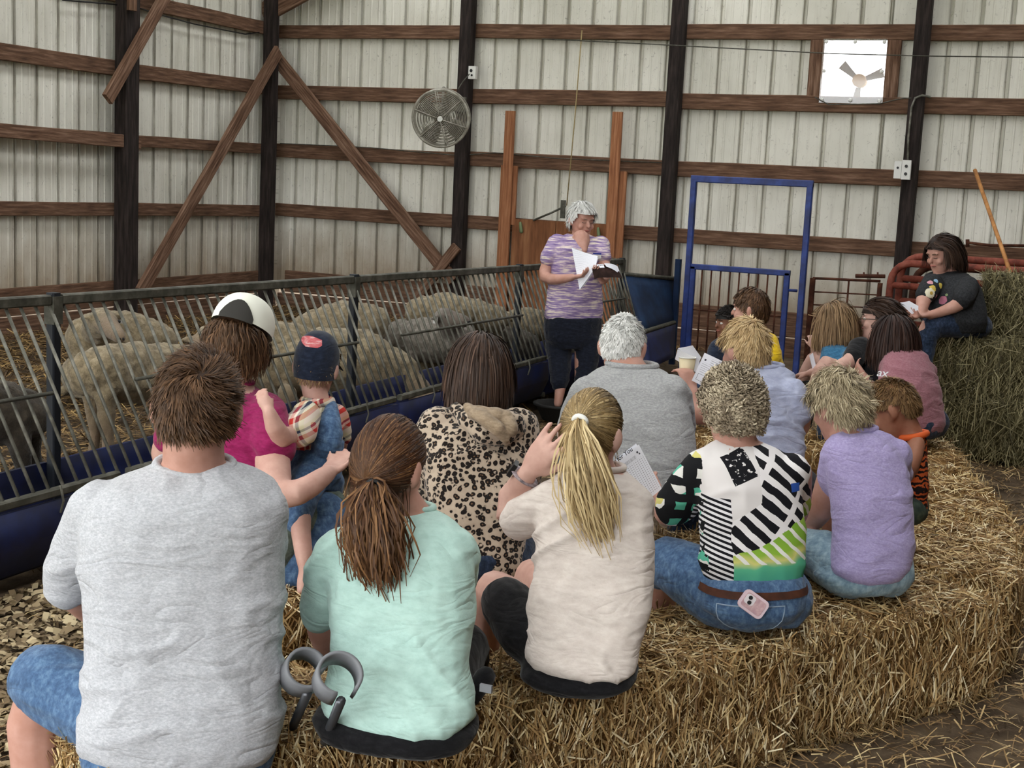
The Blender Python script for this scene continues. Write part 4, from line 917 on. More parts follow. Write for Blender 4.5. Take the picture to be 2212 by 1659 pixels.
# ------------------------------------------------------------------ the people
def fl(p): return (p[0], p[1], 0.0)
def legs_auto(p, pel, mat_p, mat_s='black', bare=False, size=1.0, skip=(), rr=(.095, .07, .05), name='trousers', amp=.004, pelvis=None, extra=None, splay=.12, fwd=.43, zf=0.0, shoes=True):
    """pelvis garment + legs; limbs also go into the body"""
    L = p.seat_legs(pel, size, splay=splay, fwd=fwd, zfloor=zf); L = [l for i, l in enumerate(L) if i not in skip]
    for l in L: p.body.limb(l, [rr[0] * .85 * size, rr[1] * .85 * size, rr[2] * .75 * size])
    def fn(mb):
        if pelvis: mb.rings([p.ring(*q[:4], q[4] if len(q) > 4 else .72) for q in pelvis])
        else: mb.ball(pel, np.array([.19, .15, .12]) * size, np.column_stack([p.r, p.f, [0, 0, 1]]), 14, 9)
        for l in L:
            if bare: mb.limb([l[0], l[0] * .3 + l[1] * .7], [rr[0] * size, rr[1] * 1.15 * size])
            else: mb.limb([l[0], l[1], l[2]], [rr[0] * size, rr[1] * size, rr[2] * size])
        if extra: extra(mb)
    g_ = p.garment(name, mat_p, fn, amp)
    if shoes:
        for l in L: shoe(p, l[2], p.f, size, mat_s)
    return g_
def pxl(*pts): return [at(*q[:3]) for q in pts], [q[3] / q[2] / DEPTH for q in pts]

# -- man in grey shirt, front left
p = Person('person in heather grey shirt and denim shorts seated in front, seen from behind', 8, fl(at(390, 1560, 930)), .0095)
p.torso([(1003, 342, 496, 925, .85), (1020, 305, 540, 928), (1045, 240, 585, 932), (1085, 190, 606, 935), (1150, 172, 612, 938), (1250, 178, 614, 942), (1350, 188, 608, 948), (1450, 186, 606, 954), (1550, 178, 611, 960), (1605, 180, 598, 962), (1640, 205, 560, 962)], .64)
p.arm([(215, 1110, 930, 50), (165, 1200, 915, 46), (160, 1288, 890, 44), (260, 1340, 840, 34), (330, 1340, 810, 27)], dict())
p.arm([(570, 1115, 930, 50), (570, 1230, 880, 44), (540, 1310, 850, 38), (450, 1340, 800, 28)], dict())
p.head(426, 886, 930, 6, 16, 3, 1.1, (420, 1000, 928), .072)
p.body.limb(*pxl((300, 1575, 940, 95), (160, 1500, 915, 78), (86, 1468, 905, 74), (76, 1560, 905, 66), (86, 1690, 900, 58), (100, 1850, 893, 38)))
p.shirt('heather_grey', [[(215, 1105, 935, 72), (165, 1190, 920, 64), (144, 1262, 907, 52)], [(560, 1110, 935, 58), (560, 1210, 890, 52)]], amp=.007)
legs_auto(p, at(400, 1580, 935), 'denim', 'white', skip=(0,), bare=True, splay=-.05, name='shorts', pelvis=[(1575, 200, 585, 950), (1610, 178, 600, 955), (1650, 190, 590, 955), (1690, 250, 540, 955)], extra=lambda mb: mb.limb(*pxl((300, 1575, 942, 104), (160, 1500, 916, 88), (100, 1472, 908, 82))), rr=(.11, .085, .06))
p.skin('skin_pink'); shoe(p, at(100, 1850, 893), p.f, 1.1, 'white')
p.hair('brown', [grow(p.hc, p.R, p.hs, 6500, (.022, .045), 7, .06, .1, (1.03, 1.09), (.14, -.86, .46), jitter=.06, low=.08, clump=.6, ear=True, swirl=.9, curl=.12, curlf=.9)], .0027, ear=True, low=.08)
p.collar(at(421, 1004, 928), .088, .075, .011, 'heather_grey', .012)

# -- woman in mint shirt
p = Person('person in mint green shirt and black trousers seated beside two crutches', -8, fl(at(860, 1530, 905)), .0095)
p.torso([(1098, 852, 935, 878, .85), (1114, 806, 962, 884), (1138, 748, 992, 890), (1180, 712, 1012, 895), (1240, 698, 1022, 900), (1310, 710, 1024, 905), (1370, 722, 1020, 910), (1430, 712, 1020, 915), (1490, 698, 1032, 922), (1540, 700, 1024, 928), (1572, 740, 985, 932), (1592, 790, 925, 934)], .66)
p.arm([(728, 1205, 895, 50), (700, 1300, 880, 45), (697, 1372, 865, 40), (745, 1440, 835, 28), (800, 1450, 805, 22)], dict())
p.arm([(985, 1195, 890, 50), (985, 1290, 850, 42), (945, 1360, 800, 32)], dict())
p.head(838, 1008, 888, -22, 14, 4, 1.0, (888, 1090, 880), .052)
p.shirt('mint', [[(735, 1195, 897, 60), (708, 1262, 887, 55), (693, 1320, 875, 44)], [(985, 1190, 893, 48), (985, 1260, 870, 46)]], amp=.0075); p.crew('mint')
legs_auto(p, at(865, 1500, 900), 'blackc', rr=(.082, .07, .05), pelvis=[(1505, 725, 1010, 914), (1550, 676, 1038, 920), (1582, 682, 1022, 924), (1598, 715, 985, 926), (1606, 770, 930, 926)], splay=-.02, fwd=.4)
p.skin('skin_pink')
tie = [0, -1, -.42]; S1 = to_tie(p.hc, p.R, p.hs, 2300, tie)
T = tail(None, [at(805, 1050, 918), at(804, 1080, 926), at(802, 1120, 932), at(806, 1165, 935), at(812, 1210, 934), at(822, 1255, 932)], 900, [.012, .03, .048, .056, .05, .038], 4)
T2 = tail(None, [at(802, 1052, 918), at(785, 1085, 922), at(765, 1125, 925), at(740, 1160, 925)], 90, [.01, .014, .02, .018], 5)
T3 = grow(p.hc, p.R, p.hs, 260, (.05, .1), 6, .1, .5, (1.02, 1.06), seed=8, mask=lambda d: (d[:, 2] < -.2))
p.hair('auburn', [S1, T, T2, T3], [.0036, .0045, .004, .003], bias=[-.12, .05, .1, -.1])
build('hair_tie', MB().tube([at(805, 1050, 922) + p.R @ np.array([math.cos(a) * .017, .0, math.sin(a) * .013]) for a in np.linspace(0, 6.283, 12, endpoint=False)], .0055, 6, closed=True, up=(0, 1, 0)), 'black', p.e, True)

# -- woman in cream shirt with raised hand
p = Person('person in cream shirt and black shorts, one hand raised to the head', -5, fl(at(1265, 1400, 825)), .0085)
p.torso([(1010, 1246, 1346, 798, .85), (1028, 1208, 1376, 803), (1055, 1172, 1394, 806), (1100, 1158, 1404, 810), (1160, 1157, 1408, 815), (1230, 1152, 1410, 820), (1300, 1143, 1404, 828), (1370, 1134, 1392, 835), (1420, 1136, 1384, 842), (1446, 1160, 1372, 846), (1460, 1220, 1320, 848)], .64)
p.arm([(1185, 1085, 803, 40), (1125, 1106, 792, 37), (1080, 1110, 786, 35), (1108, 1068, 790, 30), (1142, 1020, 806, 21)], dict(to=(1210, 928, 822), n=VIEW * .9 + SIDE * .35 - np.array([0, 0, .35]), side=-1, size=1.0, curl=[.2, .14, .15, .22], spread=.12, thumb=.5))
p.arm([(1368, 1090, 805, 40), (1372, 1180, 770, 33), (1330, 1235, 735, 24)], dict())
p.head(1277, 936, 805, -26, 8, 2, .95, (1297, 1008, 800), .05)
p.body.limb(*pxl((1200, 1420, 835, 66), (1112, 1335, 812, 58), (1070, 1248, 787, 44), (1052, 1310, 768, 40), (1043, 1430, 757, 31), (1040, 1560, 750, 22)))
p.body.limb(*pxl((1295, 1420, 835, 66), (1205, 1300, 765, 52), (1145, 1222, 735, 40), (1132, 1330, 718, 34), (1130, 1450, 712, 26), (1130, 1510, 712, 20)))
p.shirt('cream', [[(1200, 1080, 806, 47), (1155, 1105, 801, 44), (1128, 1122, 797, 41)], [(1368, 1085, 807, 42), (1372, 1150, 788, 40)]], amp=.0085); p.crew('cream')
p.garment('shorts', 'blackc', lambda mb: (mb.rings([p.ring(*q, .72) for q in ((1395, 1150, 1370, 834), (1435, 1126, 1380, 838), (1466, 1122, 1370, 842), (1484, 1145, 1335, 842), (1492, 1190, 1290, 842))]), mb.limb(*pxl((1205, 1412, 836, 66), (1125, 1370, 822, 68), (1096, 1305, 806, 60))), mb.limb(*pxl((1295, 1420, 838, 74), (1220, 1330, 790, 62)))), .003)
p.skin('skin_pale', .35, .0055)
S1 = to_tie(p.hc, p.R, p.hs, 2300, [0, -1, .22])
T = tail(None, [at(1253, 911, 826), at(1250, 950, 836), at(1258, 1000, 842), at(1270, 1055, 842), at(1284, 1110, 838), at(1304, 1165, 834)], 850, [.011, .026, .042, .048, .044, .03], 6)
T3 = grow(p.hc, p.R, p.hs, 260, (.03, .07), 6, .1, .5, (1.02, 1.06), seed=9, mask=lambda d: (d[:, 2] < -.15))
p.hair('blonde', [S1, T, T3], [.0036, .0042, .003], bias=[-.3, .12, -.2])
build('hair_tie', MB().tube([at(1253, 910, 828) + p.R @ np.array([math.cos(a) * .018, math.sin(a) * -.004, math.sin(a) * .013]) for a in np.linspace(0, 6.283, 14, endpoint=False)], .0075, 6, closed=True, up=(0, 1, 0)), 'white', p.e, True)
wa, wb = at(1122, 1044, 799), at(1144, 1014, 803); wd_ = unit(wb - wa); wu = unit(np.cross(wd_, VIEW)); wv = np.cross(wu, wd_)
watch = build('watch_band', MB().tube([(wa + wb) / 2 + .0325 * (math.cos(a) * wu + math.sin(a) * wv) for a in np.linspace(0, 6.283, 20, endpoint=False)], .011, 8, closed=True, up=wd_, flat=.35), mottled('patterned_band', ['5d5a62', '97898e', 'bfb2b0'], nscale=60, rough=.6), p.e, True)
build('watch_face', MB().box((wa + wb) / 2 + wu * .038, (.034, .012, .04), np.column_stack([wv, wu, wd_])), 'black', watch)

# -- woman with grey curls and bright patterned blouse
p = Person('person in black, white and lime patterned blouse and blue jeans', 14, fl(at(1625, 1290, 715)), .0095)
p.torso([(952, 1550, 1648, 706, .85), (968, 1522, 1686, 708), (995, 1506, 1714, 710), (1040, 1502, 1730, 712), (1100, 1508, 1738, 714), (1160, 1512, 1742, 716), (1210, 1508, 1738, 718), (1248, 1514, 1734, 719)], .66)
p.arm([(1525, 1015, 710, 42), (1475, 1075, 700, 38), (1455, 1118, 694, 34), (1430, 1100, 670, 25), (1416, 1078, 660, 18)], dict(to=(1405, 1050, 655), n=VIEW, curl=.4, size=.9))
p.arm([(1715, 1020, 708, 40), (1718, 1110, 680, 34), (1660, 1160, 650, 24)], dict())
p.head(1583, 884, 704, 16, 12, -2, .96, (1598, 955, 706), .056)
p.shirt('blouse', [[(1528, 1012, 711, 50), (1480, 1062, 703, 48), (1458, 1092, 698, 44)], [(1708, 1020, 710, 42), (1712, 1090, 690, 40)]], amp=.004)
build('side_panel', MB().limb([at(1512, 1120, 745) - VIEW * .035, at(1522, 1180, 745) - VIEW * .035, at(1532, 1240, 745) - VIEW * .03], [.034, .04, .044], 10), 'stripes', p.shirt_o, True) if False else None
legs_auto(p, at(1625, 1295, 718), 'denim', skip=(0,), pelvis=[(1236, 1520, 1732, 719), (1268, 1508, 1740, 721), (1305, 1506, 1738, 722), (1338, 1545, 1700, 722), (1356, 1590, 1650, 722)], extra=lambda mb: (mb.limb(*pxl((1565, 1290, 718, 74), (1485, 1240, 700, 66), (1428, 1192, 684, 56), (1420, 1290, 668, 46), (1420, 1420, 662, 40)))))
shoe(p, at(1420, 1440, 662), p.f); p.body.limb(*pxl((1565, 1290, 715, 55), (1428, 1195, 684, 45), (1420, 1430, 662, 28)))
p.skin('skin_pink')
p.hair('greycurl', [grow(p.hc, p.R, p.hs, 3500, (.04, .075), 11, .2, .08, (1.03, 1.2), (.05, -.35, .9), curl=1.0, curlf=.95, jitter=.05, clump=1.5, ear=False)], .0042, lockscale=45)
belt = build('belt', MB().rings([p.ring(1254, 1512, 1738, 720, .74, 1.035), p.ring(1270, 1508, 1741, 721, .74, 1.035)], cap=False), mottled('brown_leather', ['3b2118', '55301f'], nscale=20), p.e, True)
PK = [[p.ring(y_, xl_, xr_, s_, .72, 1.03, 72, 2.35)[i_] for i_ in range(43, 58, 2)] for y_, xl_, xr_, s_ in ((1284, 1507, 1740, 721), (1300, 1506, 1738, 722), (1316, 1512, 1732, 722), (1330, 1530, 1715, 722), (1340, 1548, 1698, 722))]
pk = build('pocket', MB().add(np.concatenate(PK), [(8 * i + j, 8 * i + j + 1, 8 * i + j + 9, 8 * i + j + 8) for i in range(4) for j in range(7)]), 'denim', p.e, True)
edge = [r_[0] for r_ in PK] + PK[-1][1:] + [r_[-1] for r_ in PK[::-1]][1:] + PK[0][::-1][1:]
build('stitching', MB().tube(edge, .0022, 5, closed=True), plain('pale_thread', '8fa3b8', .9), pk, True)
ph = at(1627, 1305, 748); pr = unit(SIDE * .8 - np.array([0, 0, .55])); pn = unit(-VIEW * .96 + np.array([0, 0, .28])); pu = np.cross(pn, pr); pr = np.cross(pu, pn)
phone = tag(empty('mobile_phone', ph), 'phone in a pink case sticking out of the jeans pocket', 'phone')
Rp = np.column_stack([pr, pu, pn])
def rbox(c, Rm, w_, h_, d_, r_=.012):
    th = [(sx * (w_ / 2 - r_) + r_ * math.cos(a), sy * (h_ / 2 - r_) + r_ * math.sin(a)) for sx, sy, a0 in ((1, 1, 0), (-1, 1, 90), (-1, -1, 180), (1, -1, 270)) for a in np.radians(np.linspace(a0, a0 + 90, 5))]
    return MB().rings([np.array([c + Rm @ np.array([x, y, z]) for x, y in th]) for z in (-d_ / 2, d_ / 2)])
ph = ph + pn * .0
build('case', rbox(ph, Rp, .082, .06, .012, .014), plain('pale_pink_case', 'd9c3cc', .5), phone); build('back_plate', rbox(ph + pn * .0065, Rp, .066, .044, .003, .008), mottled('rose_print', ['a88791', 'c3a1a6', 'd8bfc2'], nscale=40), phone)
build('camera_bump', rbox(ph + pn * .008 + pu * .004 - pr * .016, Rp, .03, .03, .004, .008), plain('case_white', 'e2dce0', .5), phone)
for q in (-.008, .006): build('lens', MB().tube([ph + pn * .009 + pu * (.004 + q) - pr * (.016 + q * .3), ph + pn * .0125 + pu * (.004 + q) - pr * (.016 + q * .3)], .0062, 10), 'black', phone)

# -- woman in lavender shirt
p = Person('person in lavender shirt and light jeans', 20, fl(at(1860, 1225, 650)), .0105)
p.torso([(925, 1812, 1892, 643, .85), (940, 1792, 1925, 646), (965, 1778, 1944, 648), (1010, 1784, 1958, 650), (1060, 1794, 1968, 652), (1120, 1800, 1974, 654), (1180, 1793, 1972, 656), (1225, 1790, 1964, 659), (1250, 1812, 1945, 661), (1262, 1850, 1915, 661)], .68)
p.arm([(1815, 985, 646, 34), (1797, 1050, 641, 36), (1772, 1112, 632, 29), (1740, 1128, 606, 20)], dict(curl=.5, size=.9))
p.arm([(1935, 985, 640, 34), (1930, 1060, 620, 30), (1880, 1110, 595, 22)], dict())
p.head(1814, 878, 642, 28, 18, -4, .97, (1836, 930, 644), .054)
p.shirt('lavender', [[(1818, 985, 649, 42), (1806, 1036, 643, 43)], [(1932, 985, 644, 36), (1930, 1030, 632, 36)]], amp=.006); p.crew('lavender')
legs_auto(p, at(1860, 1235, 655), 'denim_light', skip=(0,), pelvis=[(1215, 1790, 1955, 652), (1240, 1756, 1958, 653), (1264, 1770, 1946, 654), (1280, 1815, 1912, 654)], extra=lambda mb: mb.limb(*pxl((1830, 1240, 655, 58), (1775, 1195, 640, 54), (1735, 1165, 622, 48), (1730, 1280, 610, 40), (1730, 1370, 605, 34))))
shoe(p, at(1730, 1385, 605), p.f); p.body.limb(*pxl((1830, 1240, 652, 45), (1740, 1170, 622, 38), (1730, 1380, 605, 24)))
p.skin('skin_pink')
p.hair('ashblonde', [grow(p.hc, p.R, p.hs, 4200, (.035, .065), 8, .1, .15, (1.03, 1.12), (.1, -.6, .8), curl=.3, curlf=.9, jitter=.07, low=.12, clump=.95, ear=True, swirl=.5)], .0032, ear=True, low=.12)

# -- small boy in orange
p = Person('small person in orange trimmed tiger tank top bending forward', 68, fl(at(1975, 1085, 600)), .0095)
p.torso([(928, 1958, 1990, 598, .85), (945, 1948, 2000, 600), (1000, 1946, 2005, 602), (1060, 1948, 2006, 604), (1105, 1956, 2002, 606)], .8)
p.arm([(1980, 958, 606, 19), (1972, 1010, 612, 17), (1930, 1050, 606, 13)], dict(size=.7)); p.arm([(1965, 955, 590, 18), (1940, 1010, 588, 15), (1915, 1050, 588, 12)], dict(size=.7))
p.head(1930, 884, 598, 62, 30, 0, .9, (1972, 932, 599), .042)
p.shirt('tiger', [], amp=.003, grow_=1.02)
legs_auto(p, at(1968, 1096, 602), mottled('camo_cloth', ['23302c', '39463c', '5a6350'], nscale=25), size=.6, bare=True, name='shorts', pelvis=[(1088, 1950, 2003, 605, .8), (1112, 1952, 2002, 606, .8), (1124, 1962, 1992, 606, .8)], splay=.04)
p.skin('skin_tan')
p.collar(at(1973, 940, 600), .052, .045, .012, plain('orange_trim', 'd9602a', .8), -.012)
p.hair('boy', [grow(p.hc, p.R, p.hs, 3000, (.015, .025), 5, .4, .05, (1.02, 1.06), (.0, -.5, .85), jitter=.12, clump=.4, ear=True, low=.1)], .003, ear=True, low=.1)

# -- woman with white cap, holding the toddler
p = Person('person in magenta shirt and white cap holding a small one in plaid', -12, fl(at(500, 1180, 650)), .0105)
p.torso([(828, 480, 545, 638, .85), (846, 440, 575, 641), (880, 385, 594, 645), (930, 360, 604, 648), (1000, 362, 605, 651), (1080, 372, 598, 655), (1160, 376, 600, 660), (1215, 380, 600, 662)], .66)
p.arm([(572, 900, 645, 40), (588, 985, 660, 40), (599, 1082, 690, 34), (655, 1062, 694, 29), (708, 1022, 672, 20)], dict(to=(742, 985, 650), n=np.array([0, 0, 1.]) - VIEW * .2, curl=.35, size=.9))
p.arm([(390, 900, 645, 38), (352, 985, 640, 34), (400, 1060, 605, 26), (480, 1060, 580, 20)], dict())
p.head(515, 736, 642, 0, 24, 12, 1.06, (508, 832, 638), .05)
p.shirt('magenta', [[(572, 895, 648, 48), (591, 958, 662, 52)], [(392, 900, 645, 44), (366, 945, 643, 40)]], amp=.0045); p.crew('magenta')
legs_auto(p, at(500, 1195, 655), 'denim_grey', skip=(1,), pelvis=[(1150, 378, 602, 660), (1205, 372, 606, 662), (1240, 400, 590, 662)], extra=lambda mb: mb.limb(*pxl((555, 1205, 660, 72), (640, 1140, 648, 66), (702, 1108, 634, 60))))
p.garment('trouser_leg', 'denim', lambda mb: mb.limb(*pxl((700, 1110, 640, 52), (672, 1180, 652, 44), (640, 1238, 660, 40))), .004)
p.body.limb(*pxl((555, 1205, 660, 50), (702, 1108, 638, 42), (640, 1245, 660, 30), (622, 1262, 662, 24))); p.skin('skin_pale')
BOB = lambda n_, L, **k: grow(p.hc, p.R, p.hs, n_, L, 9, .15, .55, **k)
p.hair('brown', [BOB(3000, (.075, .1), lim=(1.05, 1.18), jitter=.07, curl=.22, curlf=.9, low=.05, clump=.7, mask=lambda d: d[:, 2] < .25)], .0042)
def cap_pt(k, z0, th, b):
    a = th * math.pi * .5; rad = math.sin(a) ** .82 * (1 - (.16 * th ** 5 if z0 < 0 else 0)); zz = z0 + (1.1 - z0) * math.cos(a) ** .85
    return p.hc + p.R @ ((SKC + SK * k * np.array([rad * math.cos(b), rad * math.sin(b), zz / k * 1.12])) * p.hs)
def cap_shell(mb, k, z0):
    """ball-cap dome; z0 = height of its lower edge in skull radii"""
    mb.rings([np.array([cap_pt(k, z0, th, b) for b in np.linspace(0, 2 * math.pi, 30, endpoint=False)]) for th in np.linspace(.03, 1.0, 11)], cap=False); mb.f.append(tuple(range(29, -1, -1)))
cb = MB(); cap_shell(cb, 1.2, .22); capo = tag(empty('baseball_cap', p.hc), 'white baseball cap with dark strap above the magenta shirt', 'cap')
build('crown', cb, plain('cap_white', 'e6e8dc', .85), capo, True)
def brim(cap, k, fwd_, mat):
    v = []; n_ = 13
    for t in (1.0, fwd_):
        for b in np.linspace(math.radians(35), math.radians(145), n_): v.append(p.hc + p.R @ ((SKC + np.array([math.cos(b) * SK[0] * k * (1 if t == 1 else 1.0), SK[1] * k * (math.sin(b) + (t - 1)), .15 * SK[2] - (.25 * SK[2] if t > 1 else 0) * 1 - .12 * SK[2] * abs(math.cos(b))])) * p.hs))
    v = np.array(v); m = len(v); f = [(i, i + 1, n_ + i + 1, n_ + i) for i in range(n_ - 1)]
    build('brim', MB().add(np.concatenate([v, v - p.R[:, 2] * .004]), f + [tuple(m + j for j in q[::-1]) for q in f] + [(n_ + i, n_ + i + 1, m + n_ + i + 1, m + n_ + i) for i in range(n_ - 1)]), mat, cap, True)
brim(capo, 1.2, 1.75, plain('cap_brim', 'd8d9cc', .85))
v = [cap_pt(1.25, .22, th, math.radians(b)) for b in np.linspace(238, 302, 11) for th in (1.0 - .34 * math.cos(math.radians((b - 270) * 2.6)), 1.02)]
build('strap', MB().add(v, [(2 * i, 2 * i + 2, 2 * i + 3, 2 * i + 1) for i in range(10)]), plain('dark_strap', '2b2926', .8), capo, True)

# -- toddler
p = Person('small person in plaid shirt and denim overalls held in an arm, wearing a navy cap', 4, fl(at(685, 1010, 632)), .0075)
p.torso([(862, 658, 716, 622, .85), (880, 642, 738, 625), (920, 634, 744, 628), (970, 628, 740, 632), (1025, 624, 734, 634), (1050, 640, 715, 634)], .75)
p.arm([(652, 900, 640, 22), (630, 945, 658, 24), (606, 958, 672, 24), (592, 918, 678, 21), (581, 890, 680, 15)], dict(to=(568, 862, 680), n=VIEW, side=-1, size=.55, curl=.45, thumb=.5)); p.arm([(728, 905, 620, 20), (738, 960, 612, 18), (720, 990, 600, 14)], dict(size=.5))
p.head(683, 794, 622, -8, 2, 4, .86, (687, 866, 622), .045)
p.body.limb(*pxl((670, 1040, 645, 32), (646, 1105, 660, 24), (648, 1150, 668, 22), (658, 1200, 672, 20), (661, 1236, 674, 14), (657, 1256, 676, 16), (652, 1274, 678, 12))); p.body.limb(*pxl((705, 1040, 628, 34), (700, 1110, 618, 26), (705, 1180, 610, 20)))
p.shirt('plaid', [[(662, 895, 640, 34), (646, 934, 656, 36)], [(725, 900, 622, 30), (732, 935, 616, 30)]], amp=.004, rows=p.rows[:4])
p.garment('overalls', 'denim', lambda mb: (mb.rings([p.ring(*q, .8, 1.06) for q in ((948, 640, 742, 630), (985, 628, 740, 633), (1025, 622, 736, 635), (1052, 636, 720, 635))]), mb.limb(*pxl((668, 1035, 642, 40), (647, 1095, 658, 32), (641, 1122, 662, 29))), mb.limb(*pxl((702, 1035, 632, 42), (700, 1110, 622, 34))), mb.limb(*pxl((705, 960, 640, 34), (712, 925, 638, 30), (716, 895, 632, 22), (716, 876, 626, 14)))), .003)
p.collar(at(686, 866, 624), .048, .045, .015, 'plaid', 0); p.skin('skin_pale', None, .0075)
p.hair('mouse', [grow(p.hc, p.R, p.hs, 500, (.01, .02), 4, .2, .1, (1.01, 1.04))], .004, cap=False)
cb = MB(); cap_shell(cb, 1.2, -.38); cp2 = tag(empty('baseball_cap', p.hc), 'small navy cap with a red patch above the plaid shirt', 'cap'); build('crown', cb, MT['navy'], cp2, True); brim(cp2, 1.14, 1.6, MT['navy'])
v = [cap_pt(1.225, -.38, th, math.radians(b)) for j, b in enumerate(np.linspace(205, 300, 9)) for th in np.linspace(.38 - .07 * math.sin(j * .4), .42 + .034 * min(j, 4) + (.0 if j < 8 else -.05), 4)]
build('patch', MB().add(v, [(4 * i + m, 4 * i + m + 4, 4 * i + m + 5, 4 * i + m + 1) for i in range(8) for m in range(3)]), mottled('red_patch', ['b04a50', 'c4676c', 'd9c7c6'], (1, 1, 4), 30), cp2, True)

# -- woman in leopard jacket
p = Person('person in leopard print hooded jacket, seen from behind', 4, fl(at(1030, 1160, 682)), .0095)
p.torso([(872, 1000, 1076, 662, .85), (888, 962, 1108, 667), (918, 925, 1136, 672), (970, 910, 1148, 677), (1040, 916, 1148, 682), (1100, 926, 1136, 686), (1160, 930, 1134, 688), (1215, 934, 1134, 690), (1250, 960, 1110, 690)], .64)
p.arm([(945, 930, 672, 40), (930, 1030, 668, 36), (960, 1110, 645, 26), (1010, 1120, 620, 18)], dict()); p.arm([(1118, 930, 672, 40), (1135, 1030, 660, 36), (1105, 1120, 640, 26), (1085, 1180, 640, 18)], dict(to=(1060, 1195, 640), curl=.5, size=.9))
p.head(1036, 806, 660, 0, 10, 0, 1.0, (1037, 872, 662), .05)
p.shirt('leopard', [[(945, 930, 673, 48), (926, 1030, 670, 46), (952, 1100, 652, 38)], [(1118, 930, 673, 48), (1132, 1030, 664, 46), (1112, 1105, 646, 36)]], amp=.007, name='jacket')
p.garment('hood', 'leopard', lambda mb: (mb.limb(*pxl((985, 884, 678, 16), (1010, 905, 688, 24), (1050, 935, 694, 30), (1095, 950, 692, 24), (1118, 925, 682, 18))), mb.limb(*pxl((1060, 905, 688, 30), (1105, 915, 686, 26)))), .005, .008)
p.garment('hood_lining', 'tan', lambda mb: (mb.limb(*pxl((1010, 880, 686, 14), (1045, 905, 702, 17), (1085, 935, 708, 15), (1092, 950, 704, 10))), mb.limb(*pxl((1068, 890, 692, 16), (1098, 892, 694, 17), (1104, 930, 702, 14))), mb.limb(*pxl((1030, 885, 690, 15), (1075, 898, 697, 18)))), .006, .006)
legs_auto(p, at(1030, 1205, 684), 'denim_dark', size=.92)
p.skin('skin_pale')
p.hair('deep', [grow(p.hc, p.R, p.hs, 3000, (.15, .18), 10, .08, .6, (1.04, 1.15), (.02, .1, 1), jitter=.04, low=.0, clump=.3)], .005)

# -- white-haired man in grey shirt
p = Person('person in ash grey shirt with head bowed, seated in the middle', -6, fl(at(1360, 1010, 590)), .0105)
p.torso([(790, 1314, 1416, 580, .85), (803, 1290, 1440, 584), (828, 1255, 1464, 588), (870, 1232, 1486, 592), (920, 1214, 1497, 596), (970, 1214, 1502, 600), (1030, 1226, 1502, 605), (1075, 1245, 1490, 608)], .66)
p.arm([(1262, 850, 588, 34), (1232, 930, 570, 30), (1270, 1000, 545, 22), (1310, 990, 525, 17)], dict()); p.arm([(1455, 850, 588, 34), (1470, 930, 570, 30), (1430, 1000, 545, 22), (1390, 990, 525, 17)], dict())
p.head(1344, 750, 574, -10, 16, 0, .97, (1362, 792, 580), .068)
p.shirt('heather_ash', [[(1268, 850, 590, 42), (1240, 925, 576, 40)], [(1450, 850, 590, 42), (1466, 925, 576, 40)]], amp=.0045); p.crew('heather_ash', .012)
legs_auto(p, at(1360, 1050, 595), 'denim_dark', rr=(.1, .08, .055)); p.skin('skin_pink')
p.hair('white', [grow(p.hc, p.R, p.hs, 3400, (.014, .024), 5, .2, .06, (1.025, 1.065), (.05, -.5, .8), jitter=.12, clump=.6, ear=True, low=.1)], .0036, ear=True, low=.1)

# -- person in pale blue with sandy hair, cup in hand
p = Person('person in pale blue shirt holding a cup and papers', 24, fl(at(1675, 990, 570)), .0105)
p.torso([(790, 1605, 1690, 556, .85), (804, 1590, 1712, 560), (838, 1588, 1727, 564), (900, 1600, 1735, 568), (960, 1612, 1738, 572), (1010, 1622, 1740, 575), (1060, 1625, 1738, 577), (1085, 1650, 1720, 578)], .7)
p.arm([(1605, 832, 562, 34), (1545, 900, 552, 28), (1504, 902, 544, 25), (1494, 848, 540, 18)], dict(to=(1480, 792, 538), n=SIDE * -.5 + VIEW, side=1, curl=.75, size=.95)); p.arm([(1718, 850, 566, 30), (1738, 908, 566, 26), (1690, 960, 545, 20)], dict())
p.head(1610, 756, 556, 30, 12, -2, .97, (1632, 795, 557), .056)
p.shirt('paleblue', [[(1605, 832, 563, 40), (1570, 868, 556, 38)], [(1712, 850, 567, 36), (1726, 888, 567, 34)]], amp=.0065); p.crew('paleblue')
legs_auto(p, at(1682, 1062, 574), 'navy_pants', size=.95, fwd=.34, splay=.02); p.skin('skin_pink')
p.hair('sandy', [grow(p.hc, p.R, p.hs, 3200, (.025, .045), 7, .12, .12, (1.03, 1.08), (.05, -.5, .85), jitter=.1, clump=.7, ear=True, low=.06)], .0038, ear=True, low=.06)
ct = at(1484, 788, 532); cup = tag(empty('paper_cup', ct), 'cream paper cup held by the person in pale blue', 'cup')
build('cup_wall', MB().rings([np.array([ct + [math.cos(a) * r_, math.sin(a) * r_, z] for a in np.linspace(0, 6.283, 18, endpoint=False)]) for r_, z in ((.026, -.06), (.034, .03), (.031, .03), (.024, -.055))]), mottled('cream_cup', ['d8c9a2', 'e6dabb'], nscale=9), cup, True)
build('cup_rim', MB().tube([ct + [math.cos(a) * .034, math.sin(a) * .034, .03] for a in np.linspace(0, 6.283, 18, endpoint=False)], .003, 5, closed=True), 'white', cup, True)

